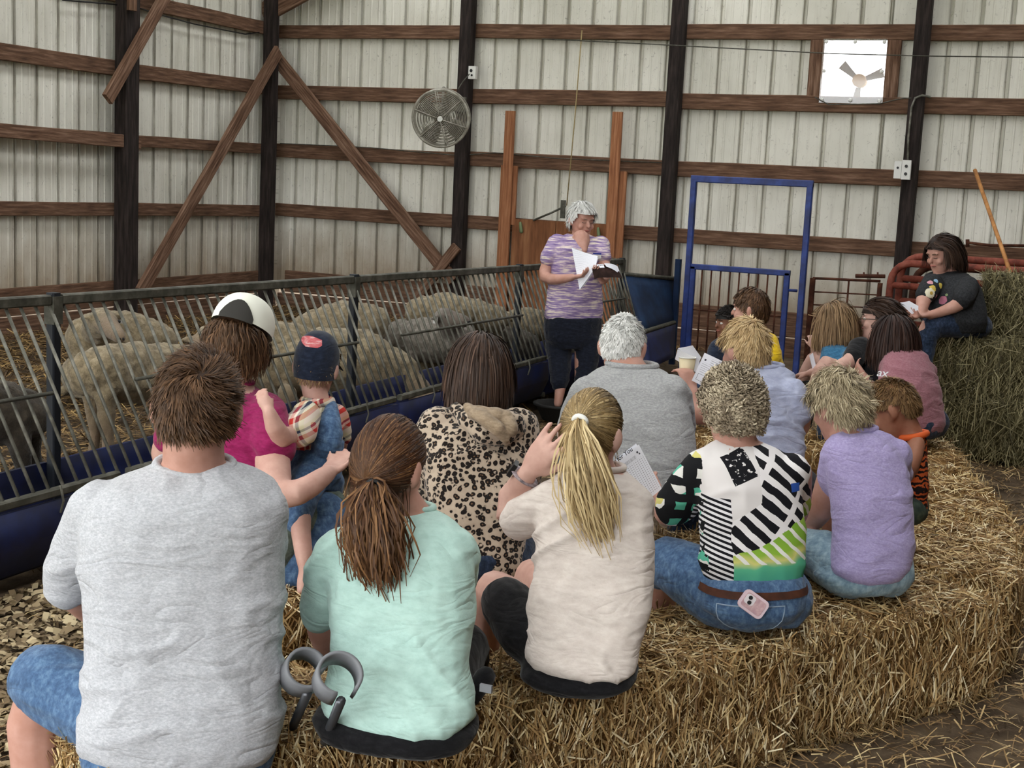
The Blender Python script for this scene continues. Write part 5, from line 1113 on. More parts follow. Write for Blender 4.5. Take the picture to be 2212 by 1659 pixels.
# -- boy in yellow, child in navy
p = Person('person in yellow shirt seated and looking sideways towards the speaker', 62, fl(at(1640, 850, 386)), .012)
p.torso([(712, 1615, 1652, 383, .85), (726, 1598, 1672, 384), (755, 1584, 1688, 386), (800, 1578, 1692, 388), (860, 1582, 1690, 390)], .75)
p.arm([(1660, 740, 392, 16), (1672, 790, 396, 14), (1630, 820, 392, 11)], dict()); p.arm([(1610, 740, 378, 16), (1595, 790, 376, 14), (1570, 815, 376, 11)], dict())
p.head(1621, 669, 383, 66, 4, 0, .98, (1634, 714, 383), .048); p.shirt('yellow', [[(1660, 738, 392, 20), (1670, 772, 395, 19)], [(1610, 738, 380, 20), (1598, 775, 378, 19)]], amp=.004)
legs_auto(p, at(1640, 848, 388), 'denim_dark'); p.eyes('3a2a1e'); p.skin('skin_pink', .4, .0075)
p.hair('brown', [grow(p.hc, p.R, p.hs, 2000, (.025, .04), 6, .12, .2, (1.03, 1.09), (.1, -.4, .9), jitter=.08, sweep=(.1, .1, 0))], .006)
DEPTH = .94
p = Person('small person in navy shirt peering past the yellow shirt', 100, fl(at(1570, 850, 372)), .011)
p.torso([(728, 1556, 1584, 371, .85), (740, 1542, 1594, 372), (775, 1536, 1600, 373), (830, 1538, 1600, 375), (860, 1542, 1595, 376)], .75)
p.arm([(1548, 750, 375, 13), (1538, 790, 378, 11), (1560, 815, 384, 9)], dict(size=.7)); p.arm([(1590, 750, 368, 13), (1596, 800, 366, 11)], dict(size=.7))
p.head(1574, 697, 370, 112, 4, 0, .84, (1572, 730, 371), .04); p.shirt('navy', [[(1548, 750, 375, 17), (1540, 778, 377, 16)], [(1590, 750, 368, 17), (1594, 778, 367, 16)]], amp=.003)
legs_auto(p, at(1570, 845, 374), 'denim_dark', size=.75); p.eyes('1c120c', brow='2a1a12', lips='8a4f44'); p.skin('skin_brown', .5, .0065)
p.hair('black', [grow(p.hc, p.R, p.hs, 1300, (.012, .02), 5, .5, .02, (1.02, 1.07))], .005)
DEPTH = 1.0

# -- girl with long hair
p = Person('person in blue top with knees drawn up and a hand at the mouth', 58, fl(at(1815, 830, 366)), .011)
p.torso([(738, 1792, 1828, 363, .85), (750, 1776, 1845, 364), (780, 1770, 1850, 366), (820, 1772, 1850, 368), (850, 1778, 1845, 369)], .75)
p.arm([(1790, 760, 360, 13), (1768, 790, 358, 11), (1758, 752, 358, 8)], dict(to=(1756, 735, 358), n=VIEW, curl=.8, size=.7)); p.arm([(1838, 765, 372, 13), (1820, 800, 376, 11), (1775, 800, 374, 9)], dict(size=.75))
p.head(1800, 696, 362, 64, 10, 0, .94, (1808, 738, 363), .042); p.shirt(cloth('blue_cotton', ['2d5a7a', '3a6d90', '4a80a2'], 40), [[(1790, 760, 361, 17), (1778, 785, 360, 16)], [(1838, 765, 371, 17), (1830, 788, 374, 16)]], amp=.003)
p.body.limb(*pxl((1810, 835, 368, 26), (1770, 760, 362, 20), (1735, 815, 358, 15), (1722, 862, 356, 11))); p.body.limb(*pxl((1825, 835, 372, 26), (1785, 775, 378, 20), (1760, 830, 378, 15), (1750, 880, 378, 11)))
p.garment('shorts', 'denim_dark', lambda mb: (mb.limb(*pxl((1812, 838, 368, 34), (1795, 805, 366, 26))), mb.limb(*pxl((1826, 838, 372, 34), (1810, 812, 374, 26)))), .002)
p.skin('skin_pale', .4, .0075); p.eyes('4a3a2a')
p.hair('mouse', [grow(p.hc, p.R, p.hs, 2200, (.2, .27), 11, .12, .6, (1.04, 1.14), (.02, .2, 1), jitter=.05, curl=.08, curlf=1, clump=.4)], .006)

# -- woman in glasses
DEPTH = .935
p = Person('person in black shirt and glasses with an arm stretched forward', 70, fl(at(1895, 850, 392)), .011)
p.torso([(738, 1868, 1912, 390, .85), (752, 1846, 1928, 391), (785, 1834, 1936, 392), (830, 1836, 1938, 394), (870, 1842, 1936, 395)], .78)
p.arm([(1856, 752, 398, 21), (1836, 785, 404, 17), (1790, 800, 404, 14), (1752, 806, 400, 10)], dict(n=np.array([0, 0, -1.]), curl=.5, size=.9)); p.arm([(1908, 760, 384, 18), (1880, 800, 382, 15), (1848, 790, 380, 11)], dict())
p.head(1899, 690, 390, 76, 2, 0, 1.02, (1898, 738, 390), .05); p.shirt('blackc', [[(1858, 752, 398, 26), (1842, 778, 402, 23)], [(1906, 760, 385, 22), (1894, 785, 384, 21)]], amp=.003)
legs_auto(p, at(1895, 855, 393), 'blackc'); p.eyes('3a2a1e', brow='3a2c24', lips='a5615c'); p.skin('skin_pale', .4, .0075)
p.hair('deep', [grow(p.hc, p.R, p.hs, 1500, (.07, .1), 8, .03, .12, (1.03, 1.08), (.0, .75, .6), jitter=.05, sweep=(0, -1.3, 0), face=.5)], .006)
gls = tag(empty('eyeglasses', p.hp(0, .1, 0)), 'dark framed eyeglasses worn by the person in the black shirt', 'glasses'); MT['frame'] = plain('tortoise_frame', '4a3c30', .4)
for sx in (-1, 1):
    build('rim', MB().tube([p.hp(sx * .033 + .025 * math.cos(a), .102, .002 + .02 * math.sin(a)) for a in np.linspace(0, 6.283, 18, endpoint=False)], .0028, 6, closed=True), 'frame', gls, True)
    build('temple', MB().tube([p.hp(sx * .058, .1, .006), p.hp(sx * .08, .03, .006), p.hp(sx * .084, -.01, .0)], .0028, 6), 'frame', gls, True)
build('bridge', MB().tube([p.hp(-.01, .103, .006), p.hp(0, .107, .008), p.hp(.01, .103, .006)], .0026, 6), 'frame', gls, True)

# -- woman in mauve shirt
DEPTH = 1.0
p = Person('person in mauve shirt seated at the end by the hay', 32, fl(at(1985, 900, 402)), .012)
p.torso([(748, 1932, 1984, 396, .85), (764, 1916, 2004, 398), (792, 1905, 2018, 400), (830, 1896, 2032, 402), (880, 1906, 2041, 403), (918, 1930, 2043, 404), (938, 1955, 2030, 404)], .75)
p.arm([(1922, 792, 396, 20), (1924, 832, 392, 18), (1892, 852, 388, 15), (1868, 815, 386, 10)], dict(to=(1850, 792, 384), n=SIDE, curl=.6, size=.9)); p.arm([(2002, 800, 394, 20), (1995, 850, 380, 16), (1950, 870, 370, 12)], dict())
p.head(1930, 730, 394, 40, 8, 0, 1.0, (1948, 756, 395), .05); p.shirt('mauve', [[(1924, 792, 398, 25), (1926, 818, 395, 24)], [(2000, 800, 396, 24), (1998, 835, 388, 22)]], amp=.005); p.crew('mauve')
legs_auto(p, at(1985, 915, 402), 'denim_dark', pelvis=[(905, 1935, 2040, 404, .8), (930, 1935, 2035, 404, .8), (945, 1955, 2020, 404, .8)]); p.skin('skin_pink')
p.hair('dark', [grow(p.hc, p.R, p.hs, 2200, (.18, .23), 10, .08, .6, (1.04, 1.13), (.02, .1, 1), jitter=.04, clump=.3)], .006)
wc = at(1875, 822, 388); build('watch_band', MB().tube([wc + .023 * (math.cos(a) * SIDE * .8 + math.sin(a) * VIEW + np.array([0, 0, .5 * math.cos(a)])) for a in np.linspace(0, 6.283, 14, endpoint=False)], .008, 6, closed=True), 'black', p.e, True)

# -- woman with flower shirt on the hay
p = Person('person in charcoal flower print shirt and jeans sitting up on the hay', 122, (*at(2060, 690, 322)[:2], .78), .0095)
p.torso([(584, 2028, 2076, 316, .85), (596, 2006, 2096, 318), (620, 1993, 2110, 320), (655, 1988, 2118, 321), (690, 1994, 2122, 322), (712, 2010, 2118, 322)], .8)
p.arm([(2012, 616, 324, 19), (1992, 648, 328, 16), (1990, 674, 330, 11)], dict(to=(1975, 684, 331), n=np.array([0, 0, 1.]), curl=.5, size=.95)); p.arm([(2092, 622, 324, 19), (2078, 655, 331, 16), (2040, 672, 329, 12), (2008, 681, 330, 9)], dict(to=(1980, 682, 331), n=np.array([0, 0, 1.]), curl=.5, size=.95))
p.head(2034, 548, 319, 118, 20, 0, 1.03, (2050, 590, 317), .052)
so = p.shirt('blackc', [[(2014, 614, 324, 24), (1998, 638, 327, 22)], [(2092, 620, 325, 24), (2080, 646, 330, 24)]], amp=.004)
v_ = co_of(so.data); wv_ = v_ @ p.M[:3, :3].T + p.M[:3, 3]; cv_ = (wv_ - CAM) @ RC; sx_ = IW / 2 - FPX * cv_[:, 0] / cv_[:, 2]; sy_ = IH / 2 + FPX * cv_[:, 1] / cv_[:, 2]
bl = []
for x, y, r_, c in ((2006, 622, 3, '8d9a78'), (2010, 604, 6.5, 'c9929c'), (2026, 601, 5, '8fb0cc'), (2038, 615, 6.5, 'd9c25c'), (2018, 616, 8, 'd3b95a'), (2016, 630, 11.5, 'e2dcc2'), (2017, 631, 4, 'b79a48'), (2040, 632, 3, '7d8a66'), (2030, 646, 9.5, 'a86a7c'), (2029, 643, 4, 'c98a98'), (2017, 655, 3, 'd8d4d0')):
    near = np.hypot(sx_ - x, sy_ - y) < 7; i_ = np.where(near)[0][np.argmax(cv_[near, 2])]; bl.append((v_[i_], r_ / 325, c))
so.data.materials.clear(); so.data.materials.append(floral(bl))
p.body.limb(*pxl((2080, 702, 324, 24), (2000, 698, 328, 19), (1996, 780, 329, 13), (1994, 822, 329, 10))); p.body.limb(*pxl((2090, 706, 316, 24), (2020, 706, 318, 19), (2014, 790, 318, 13)))
p.garment('trousers', 'denim_dark', lambda mb: (mb.ball(at(2085, 702, 318), np.array([.19, .17, .11]), np.column_stack([p.r, p.f, [0, 0, 1]]), 14, 9), mb.limb(*pxl((2085, 702, 325, 30), (2004, 698, 328, 26), (1997, 770, 329, 20), (1995, 810, 329, 17))), mb.limb(*pxl((2092, 706, 312, 30), (2020, 706, 318, 25), (2014, 785, 318, 18)))), .004)
p.eyes(closed=True, brow='5a4636', lips='a9685f'); p.skin('skin_pink', .4, .0075)
p.hair('deep', [grow(p.hc, p.R, p.hs, 2200, (.17, .21), 10, .04, .4, (1.02, 1.07), (.02, .5, .9), jitter=.04, face=.62, sweep=(0, -.9, 0), clump=.3)], .006, face=.62)

# -- speaker standing
DEPTH = 1.014
p = Person('person standing in purple space-dyed shirt and navy capris, reading from pages', -158, fl(at(1238, 800, 287)), .0085)
p.torso([(507, 1224, 1280, 283, .85), (518, 1204, 1296, 284), (535, 1191, 1304, 285), (565, 1187, 1303, 285), (600, 1187, 1299, 285), (640, 1182, 1300, 286), (670, 1178, 1302, 286), (690, 1177, 1299, 286)], .62)
p.arm([(1203, 527, 285, 16), (1182, 572, 286, 14), (1172, 602, 288, 13), (1208, 604, 291, 11), (1236, 599, 293, 8)], dict(to=(1256, 596, 294), n=np.array([0, 0, 1.]), curl=.55, size=.95, side=-1)); p.arm([(1298, 530, 283, 16), (1304, 568, 286, 14), (1310, 596, 289, 12), (1302, 606, 293, 9)], dict(to=(1288, 592, 295), n=np.array([0, 0, 1.]) - VIEW * .3, curl=.5, size=.95, side=1))
p.head(1256, 475, 283, -150, 12, 0, 1.08, (1252, 512, 283), .052)
p.shirt('spacedye', [[(1204, 525, 285, 21), (1186, 556, 287, 20)], [(1297, 528, 283, 20), (1302, 556, 286, 19)]], amp=.004)
p.garment('capri_trousers', 'navy_pants', lambda mb: (mb.rings([p.ring(*q, .68) for q in ((684, 1178, 1299, 286), (710, 1176, 1298, 286), (735, 1178, 1296, 286), (750, 1190, 1285, 286))]), mb.limb(*pxl((1207, 735, 286, 29), (1210, 800, 288, 24), (1209, 830, 289, 19))), mb.limb(*pxl((1268, 735, 286, 29), (1267, 800, 287, 23), (1258, 826, 288, 18)))), .005)
p.body.limb(*pxl((1208, 740, 286, 24), (1212, 830, 289, 13), (1205, 872, 290, 9))); p.body.limb(*pxl((1264, 740, 286, 24), (1254, 830, 288, 13), (1246, 868, 288, 9)))
p.body.limb(*pxl((1255, 516, 286.0, 20), (1258, 528, 287.0, 15), (1262, 541, 288, 7)))
p.skin('skin_pink', .45, .0065); p.eyes(closed=True, brow='8d7a6c', lips='a8655c')
shoe(p, at(1205, 876, 290), p.f, .95, 'black'); shoe(p, at(1246, 872, 288), p.f, .95, 'black')
p.hair('white', [grow(p.hc, p.R, p.hs, 2400, (.03, .05), 7, .18, .15, (1.04, 1.11), (.05, -.3, .95), jitter=.1, face=.62, clump=.6)], .005, face=.62)
p.collar(at(1252, 522, 284) - [0, 0, .0], .085, .06, .008, 'spacedye', -.045, name='neckline')
b = MB().box(at(1290, 553, 288.6), (.06, .004, .035), np.column_stack([SIDE, -VIEW, [0, 0, 1]])); nt = tag(build('name_tag', b, 'white'), 'name tag with a blue stripe on the purple shirt', 'badge'); build('stripe', MB().box(at(1290, 548, 288.7), (.06, .004, .012), np.column_stack([SIDE, -VIEW, [0, 0, 1]])), plain('tag_blue', '1e2f86'), nt)
DEPTH = 1.0

# ------------------------------------------------------------------ sheep
def wool(name, stops, face):
    t = NT(name); o = t.co('Object'); f = t.noise(o, 22, 5, .7); c = t.ramp(f, [(.3, stops[0]), (.5, stops[1]), (.72, stops[2])])
    t.bump(t.noise(o, 70, 4, .7), .7, .012); b = t.attr('bare'); c = t.mix(b, c, face); return t.done(c, .95, .08, 0, .2)
MT['wool_cream'] = wool('cream_wool', ['5d523f', '84775f', 'a2957b'], '7d6c59')
MT['wool_grey'] = wool('grey_fleece', ['5c564c', '79736a', '97918a'], '6a6058')
MT['wool_dark'] = wool('dark_fleece', ['252019', '3a332a', '544b3f'], '1d1814')
def sheep(label, spine, head, legs, mat, ears=None, legr=.03, tagged=False, vox=.017):
    """spine (x,y,s,r px); head: poll, muzzle (x,y,s,r); legs: list of joint lists, or [] for a lying animal"""
    mb = MB(); P, Rr = pxl(*spine); mb.limb(P, Rr, 16)
    mid = np.mean(P, 0); bare = []
    if head:
        H, Hr = pxl(*head); mb.limb([P[-1] * .5 + H[0] * .5, H[0]], [Rr[-1] * .6, Hr[0] * 1.1], 12); mb.limb([H[0], H[0] * .45 + H[1] * .55, H[1]], [Hr[0], (Hr[0] + Hr[1]) / 2, Hr[1]], 12)
        d = unit(H[1] - H[0]); bare += [(H[0] * .4 + H[1] * .6, Hr[0] * 1.5), (H[1], Hr[1] * 2)]
        sd = unit(np.cross(d, [0, 0, 1]))
        for sg in (-1, 1): e0 = H[0] + sd * sg * Hr[0] * .8 + np.array([0, 0, Hr[0] * .35]); e1 = e0 + sd * sg * .085 - np.array([0, 0, .02]); mb.limb([e0, (e0 + e1) / 2 + [0, 0, .01], e1], [.016, .022, .012], 8)
    if legs:
        for L in legs:
            p0 = at(*L[0][:3]); p1 = at(*L[1][:3]); f = np.array([p1[0], p1[1], .03]); k = p0 * .45 + f * .55 + unit(P[-1] - P[0]) * .03
            mb.limb([p0, k, f], [legr * 2.1, legr * 1.1, legr], 10); mb.ball(f + [0, 0, -.005], (.035, .04, .03)); bare += [(f, .28)]
    else:
        for q, rr_ in zip(P, Rr): mb.ball([q[0], q[1], max(.12, q[2] * .42)], (rr_ * 1.15, rr_ * 1.15, max(.12, q[2] * .42)))
        ax = unit(P[-1] - P[0]); sd = np.array([ax[1], -ax[0], 0]); fr = P[-1] + sd * Rr[-1] * .8
        mb.limb([[fr[0], fr[1], .12], [*(fr + ax * .2)[:2], .06], [*(fr + ax * .05 + sd * .08)[:2], .05]], [.05, .035, .03], 8)
    e = tag(empty('sheep', (mid[0], mid[1], 0)), label, 'sheep'); M = np.array(e.matrix_basis)
    me = remeshed(mb, vox, 2); to_local(me, M); v, n_ = co_of(me), no_of(me); w_ = np.zeros(len(v))
    for c, r_ in bare: w_ = np.maximum(w_, np.clip(1.6 - np.linalg.norm(v + M[:3, 3] - c, axis=1) / r_, 0, 1))
    lump = (vnoise(v * 22 + mid[0]) - .5) * .022 + (vnoise(v * 55) - .5) * .012 + (vnoise(v * 7 + 5) - .5) * .03
    v += n_ * (lump * (1 - w_))[:, None]; me.vertices.foreach_set('co', v.astype(np.float32).ravel()); me.update(); attr_float(me, 'bare', 'POINT', w_)
    link('body', me, mat, e, None, True)
    if head:
        d = unit(H[1] - H[0]); sd = unit(np.cross(d, [0, 0, 1])); up = np.cross(sd, d)
        for sg in (-1, 1):
            build('eye', MB().ball(H[0] * .66 + H[1] * .34 + sd * sg * Hr[0] * .82 + up * Hr[0] * .35, .012), 'black', e, True)
            build('nostril', MB().ball(H[1] + d * Hr[1] * .85 + sd * sg * .012, .008), 'black', e, True)
        if tagged: build('ear_tag', MB().box(H[0] - sd * Hr[0] * 1.5 * tagged, (.035, .012, .045)), 'white', e)
    return e
sheep('cream sheep lying at the back of the pen, face towards the bars', [(340, 735, 296, 44), (275, 722, 300, 58), (200, 735, 306, 58)], [(222, 692, 322, 27), (258, 728, 332, 15)], [], 'wool_cream', tagged=1)
sheep('cream sheep standing broadside just behind the bars', [(205, 808, 402, 58), (290, 806, 388, 66), (380, 800, 375, 62), (440, 790, 368, 46)], [(480, 770, 362, 30), (520, 800, 362, 18)], [[(225, 850, 404, 1), (225, 1010, 404, 1)], [(200, 850, 392, 1), (196, 985, 392, 1)], [(400, 850, 380, 1), (405, 960, 380, 1)], [(390, 850, 366, 1), (395, 940, 366, 1)]], 'wool_cream')
sheep('dark brown sheep at the edge of the frame behind the bars', [(-120, 890, 462, 78), (-20, 885, 455, 82), (55, 895, 448, 58)], None, [[(40, 940, 455, 1), (40, 1080, 455, 1)], [(62, 940, 440, 1), (66, 1060, 440, 1)], [(-110, 940, 470, 1), (-110, 1100, 470, 1)]], 'wool_dark')
sheep('cream sheep partly hidden behind the white cap', [(640, 752, 330, 56), (560, 745, 334, 60), (470, 742, 338, 52)], [(440, 740, 345, 26), (425, 775, 350, 16)], [[(470, 780, 345, 1), (468, 900, 345, 1)], [(620, 780, 330, 1), (622, 880, 330, 1)], [(480, 780, 330, 1), (480, 880, 330, 1)]], 'wool_cream')
sheep('cream sheep lying far back with a pale mark', [(665, 705, 300, 34), (740, 694, 297, 52), (800, 700, 294, 46)], None, [], 'wool_cream')
DEPTH = .9
sheep('big cream sheep reaching down to the trough beside the small navy cap', [(600, 800, 372, 62), (690, 770, 364, 74), (780, 775, 360, 78), (845, 810, 358, 62)], [(900, 852, 360, 34), (938, 885, 366, 20)], [[(620, 850, 380, 1), (620, 980, 380, 1)], [(640, 850, 362, 1), (640, 950, 362, 1)], [(810, 860, 366, 1), (815, 960, 366, 1)], [(790, 860, 350, 1), (795, 930, 350, 1)]], 'wool_cream')
DEPTH = .875
sheep('grey sheep with a tagged ear standing in the middle of the pen', [(860, 725, 322, 38), (925, 736, 326, 52), (985, 738, 330, 46)], [(962, 690, 336, 24), (1002, 694, 339, 15)], [[(880, 780, 330, 1), (880, 890, 330, 1)], [(985, 780, 338, 1), (988, 890, 338, 1)], [(970, 780, 325, 1), (972, 870, 325, 1)]], 'wool_grey', tagged=-1)
DEPTH = 1.0
sheep('cream sheep lying against the back wall under the crossed braces', [(905, 672, 284, 34), (965, 668, 282, 42), (1040, 684, 280, 38), (1075, 692, 280, 28)], None, [], 'wool_cream')
DEPTH = .9
sheep('cream sheep beside the standing speaker, behind the bars', [(1190, 706, 284, 34), (1140, 698, 286, 42), (1095, 708, 290, 34)], [(1080, 690, 294, 18), (1062, 706, 298, 12)], [[(1100, 740, 296, 1), (1100, 830, 296, 1)], [(1180, 740, 286, 1), (1180, 820, 286, 1)]], 'wool_cream')
DEPTH = .865
sheep('black-legged dark sheep behind the leopard jacket', [(1130, 748, 312, 38), (1070, 740, 316, 44), (1005, 752, 322, 38)], [(978, 770, 328, 22), (955, 802, 331, 14)], [[(1010, 800, 326, 1), (1010, 900, 326, 1)], [(1120, 800, 312, 1), (1120, 880, 312, 1)], [(1020, 800, 314, 1), (1022, 880, 314, 1)]], 'wool_dark')

DEPTH = 1.0
# ------------------------------------------------------------------ papers, book, crutches and other small things
def printed(name, kind):
    t = NT(name); s_ = t.n('ShaderNodeSeparateXYZ', {0: t.co('UV')}); u, v = s_.outputs[0], s_.outputs[1]; base = 'e8eaf2'
    def box(u0, u1, v0, v1): return t.math('MULTIPLY', t.math('MULTIPLY', t.math('GREATER_THAN', u, u0), t.math('LESS_THAN', u, u1)), t.math('MULTIPLY', t.math('GREATER_THAN', v, v0), t.math('LESS_THAN', v, v1)))
    nz = t.math('GREATER_THAN', t.noise(t.n('ShaderNodeMapping', {0: t.tc.outputs['UV'], 3: (40, 3, 1)}).outputs[0], 3, 2), .45)
    if kind == 'table':
        gu = t.math('LESS_THAN', t.math('FRACT', t.math('MULTIPLY', u, 13)), .42); gv = t.math('LESS_THAN', t.math('FRACT', t.math('MULTIPLY', v, 24)), .4)
        ink = t.math('MULTIPLY', t.math('MULTIPLY', gu, gv), box(.1, .95, .22, .96)); ink = t.math('MULTIPLY', ink, .55)
        ink = t.math('MAXIMUM', ink, t.math('MULTIPLY', t.math('MULTIPLY', box(.1, .72, .13, .2), nz), .35))
        for q in ((.80, .86, .09, .13), (.85, .9, .14, .17)): ink = t.math('MAXIMUM', ink, box(*q))
    elif kind == 'form':
        ln = t.math('LESS_THAN', t.math('FRACT', t.math('MULTIPLY', v, 15)), .28)
        ink = t.math('MULTIPLY', t.math('MULTIPLY', t.math('MULTIPLY', ln, nz), box(.1, .92, .28, .62)), .6); ink = t.math('MAXIMUM', ink, t.math('MULTIPLY', t.math('MULTIPLY', ln, box(.4, .95, .08, .3)), .55)); ink = t.math('MAXIMUM', ink, box(.12, .2, .17, .23))
        fr = t.math('SUBTRACT', box(.12, .8, .68, .9), box(.135, .785, .69, .89)); ink = t.math('MAXIMUM', ink, fr)
    else: ink = t.math('MULTIPLY', t.math('MULTIPLY', t.math('LESS_THAN', t.math('FRACT', t.math('MULTIPLY', v, 18)), .3), nz), .18)
    return t.done(t.mix(ink, base, '4a4a55'), .9, .1)
def leaf(name, corners, mat, bulge=0.0, n_=7, parent=None, dz=0.0):
    """sheet from four corners (top-left, top-right, bottom-right, bottom-left)"""
    a, b, c, d = [at(*q) for q in corners]; nr = unit(np.cross(b - a, d - a)); V = []; uv = []
    for i in range(n_):
        for j in range(n_):
            u, v = j / (n_ - 1), i / (n_ - 1); V.append((a * (1 - u) + b * u) * (1 - v) + (d * (1 - u) + c * u) * v + nr * (bulge * math.sin(math.pi * u) + dz)); uv.append((u, v))
    F = [(i * n_ + j, i * n_ + j + 1, (i + 1) * n_ + j + 1, (i + 1) * n_ + j) for i in range(n_ - 1) for j in range(n_ - 1)]
    o = build(name, MB().add(V, F), mat, parent, True); ul = o.data.uv_layers.new(name='UVMap')
    for lp in o.data.loops: ul.data[lp.index].uv = uv[lp.vertex_index]
    return o
PT, PF, PB = printed('printed_table', 'table'), printed('printed_form', 'form'), printed('printed_text', 'text')
ps_ = tag(empty('printed_papers', at(1380, 1010, 672)), 'printed word table sheets held beside the patterned blouse', 'paper')
leaf('front_sheet', [(1326, 1000, 672), (1380, 960, 680), (1430, 1056, 676), (1376, 1100, 668)], PT, .004, parent=ps_); leaf('rear_sheet', [(1322, 998, 668), (1374, 958, 676), (1424, 1054, 672), (1370, 1098, 664)], PB, .004, parent=ps_)
def text_mesh(txt, size, parent, org, xdir, ydir, mat, name='lettering'):
    cu = bpy.data.curves.new('t', 'FONT'); cu.body = txt; cu.size = size; cu.extrude = .0003; cu.offset = size * .012
    to = bpy.data.objects.new('t', cu); COL.objects.link(to); dg = bpy.context.evaluated_depsgraph_get(); me = bpy.data.meshes.new_from_object(to.evaluated_get(dg)); bpy.data.objects.remove(to)
    v = co_of(me); X, Y = unit(xdir), unit(ydir); Z = np.cross(X, Y); w_ = np.array(org) + v[:, :1] * X + v[:, 1:2] * Y + v[:, 2:] * Z
    M = np.array(parent.matrix_basis); w_ = (w_ - M[:3, 3]) @ M[:3, :3]; me.vertices.foreach_set('co', w_.astype(np.float32).ravel()); me.update(); me.name = name
    return link(name, me, mat, parent)
tx = at(1380, 960, 680) - at(1326, 1000, 672); ty = at(1326, 1000, 672) - at(1376, 1100, 668); tn = unit(np.cross(tx, ty))
text_mesh('ist for You', .021, ps_, at(1322, 1006, 676) + unit(tx) * .004 + tn * .006, tx, ty, 'ink')
fs = tag(leaf('printed_form', [(1522, 762, 545), (1568, 784, 548), (1540, 846, 545), (1494, 822, 542)], PF, .003), 'printed form held up beside the cup by the person in pale blue', 'paper')
fo = tag(empty('folded_papers', at(1486, 765, 530)), 'folded white papers behind the cup', 'paper'); leaf('sheet', [(1464, 752, 530), (1496, 746, 526), (1515, 772, 524), (1508, 790, 528)], PB, .003, parent=fo); leaf('sheet', [(1464, 754, 533), (1512, 776, 531), (1506, 806, 531), (1458, 776, 533)], PB, .003, parent=fo)
DEPTH = .935
tag(leaf('paper_sheet', [(1748, 768, 400), (1756, 762, 398), (1765, 800, 400), (1757, 806, 402)], PB, .002), 'small white paper in the hand of the person in the black shirt', 'paper'); DEPTH = 1.0
tag(leaf('paper_sheet', [(1943, 654, 332), (1964, 650, 330), (1993, 666, 330), (1970, 679, 332)], PB, .002), 'white paper held by the person sitting on the hay', 'paper')
DEPTH = 1.014
sp_ = tag(empty('loose_pages', at(1262, 585, 294)), 'white pages held against the purple shirt by the standing speaker', 'paper')
leaf('page', [(1235, 535, 292), (1291, 553, 293), (1287, 575, 294.5), (1252, 626, 294.5)], PB, .012, parent=sp_); leaf('page', [(1239, 540, 291.6), (1293, 557, 292.6), (1280, 590, 294), (1258, 622, 294)], PB, .012, parent=sp_, dz=.004)
bk = tag(empty('open_book', at(1305, 588, 295)), 'dark covered open book in the hand of the standing speaker', 'book'); MT['bookcover'] = mottled('dark_brown_cover', ['1a1211', '2a1d1a', '3a2a26'], nscale=12, rough=.9, spec=.1)
for cs, mt, nm, dz in (([(1278, 578, 294), (1303, 572, 296), (1312, 600, 298), (1284, 603, 297)], 'bookcover', 'cover', 0), ([(1303, 572, 296), (1335, 580, 294), (1345, 602, 296), (1312, 600, 298)], 'bookcover', 'cover', 0), ([(1276, 575, 293.8), (1303, 570, 295.8), (1306, 578, 296.6), (1280, 582, 294.4)], PB, 'pages', 0), ([(1305, 569, 295.8), (1334, 575, 293.8), (1342, 596, 295), (1310, 576, 296.4)], PB, 'pages', 0)): leaf(nm, cs, MT[mt] if isinstance(mt, str) else mt, -.01, parent=bk, dz=dz)
DEPTH = 1.0
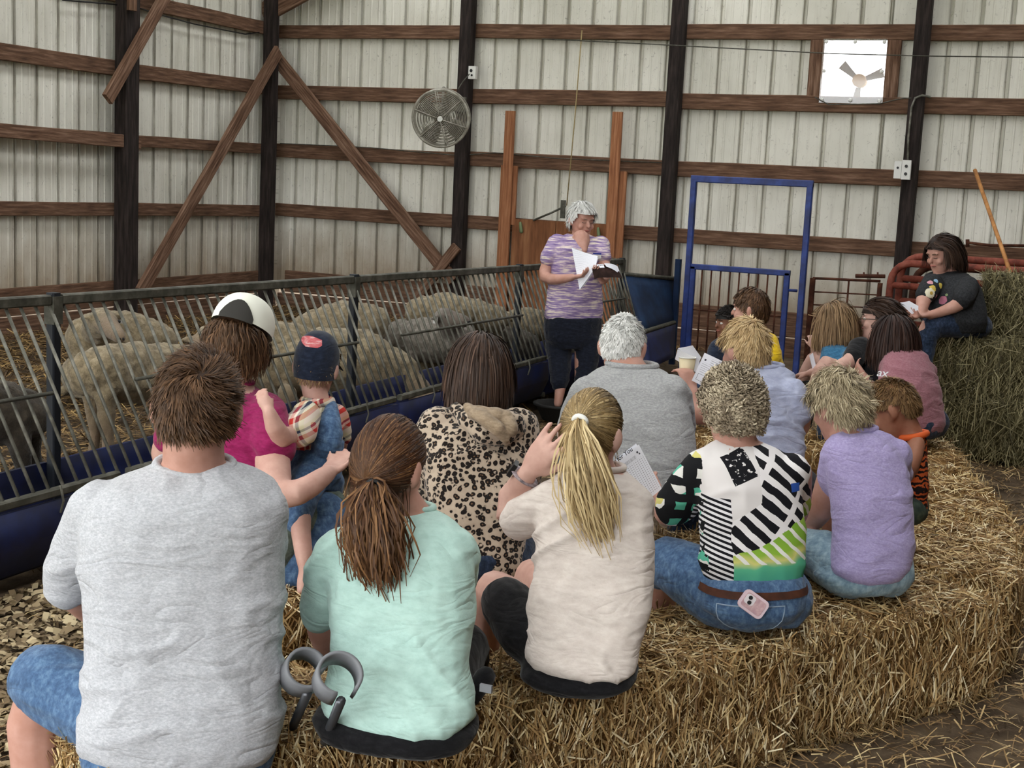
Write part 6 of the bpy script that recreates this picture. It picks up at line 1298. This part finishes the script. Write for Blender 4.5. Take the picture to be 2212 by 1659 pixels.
# forearm crutches
def crutch(label, c, ax, r_, low, turn):
    e = tag(empty('forearm_crutch', low), label, 'crutch'); ax = unit(ax); u = unit(np.cross(ax, [0, 0, 1])); v = np.cross(u, ax); rr = []
    for a in np.radians(np.linspace(turn, turn + 305, 26)):
        d = math.cos(a) * u + math.sin(a) * v; rr.append(np.array([c + d * (r_ + dr) + ax * dz for dr, dz in ((-.004, -.03), (.004, -.03), (.004, .03), (-.004, .03))]))
    build('cuff', MB().rings(rr), 'grey', e, True)
    b = c - v * (r_ + .004); build('shaft', MB().tube([b, b * .6 + low * .4, low], .011, 10), plain('grey_tube_' + str(int(turn)), '55575c', .35, .5, .6), e, True)
    g_ = b * .55 + low * .45; build('hand_grip', MB().limb([g_, g_ + ax * .1], [.015, .016], 10), 'black', e, True); build('rubber_tip', MB().tube([low, low + unit(low - b) * .03], [.018, .02], 10), 'rubber', e, True); return e
crutch('grey forearm crutch leaning on the bale, cuff over the mint shirt', at(729, 1465, 985), -VIEW * .75 + SIDE * .3 + np.array([0, 0, .75]), .048, np.array([*at(690, 1560, 900)[:2], .0]) + VIEW * .35 - SIDE * .1, 285)
crutch('grey forearm crutch half hidden behind the other crutch', at(655, 1452, 958), -VIEW * .75 + SIDE * .4 + np.array([0, 0, .7]), .045, np.array([*at(650, 1560, 900)[:2], .0]) + VIEW * .38 - SIDE * .16, 240)
bg_ = tag(empty('belt_bag', at(1030, 1510, 905)), 'small black bag with a buckle on the bale between mint and cream shirts', 'bag'); build('pouch', MB().limb([at(1015, 1510, 908), at(1048, 1462, 900)], [.022, .026], 10), 'blackc', bg_, True); build('buckle', MB().box(at(1050, 1487, 935), (.03, .008, .018)), 'grey', bg_)
pc = onz(1212, 906, 0); pan = tag(empty('rubber_pan', (pc[0], pc[1], 0)), 'shallow black rubber feed pan on the floor at the feet of the speaker', 'pan')
build('bowl', MB().rings([np.array([[pc[0] + r_ * math.cos(a), pc[1] + r_ * math.sin(a), z] for a in np.linspace(0, 6.283, 28, endpoint=False)]) for r_, z in ((.14, .0), (.19, .1), (.21, .105), (.21, .12), (.18, .12), (.165, .09), (.13, .025))]), 'rubber', pan, True)
# lettering on two shirts
for o in [o for o in bpy.data.objects if o.name.startswith('person') and 'navy shirt' in o.get('label', '')]: DEPTH = .94; text_mesh('LU', .05, o, at(1554, 776, 377), SIDE + np.array([0, 0, -.15]), [0, 0, 1], 'paper')
DEPTH = 1.0
for o in [o for o in bpy.data.objects if o.name.startswith('person') and 'mauve' in o.get('label', '')]: text_mesh('ax', .06, o, at(1893, 812, 408), SIDE * .9 - VIEW * .3, np.array([0, 0, 1.]) + SIDE * .25, 'paper')
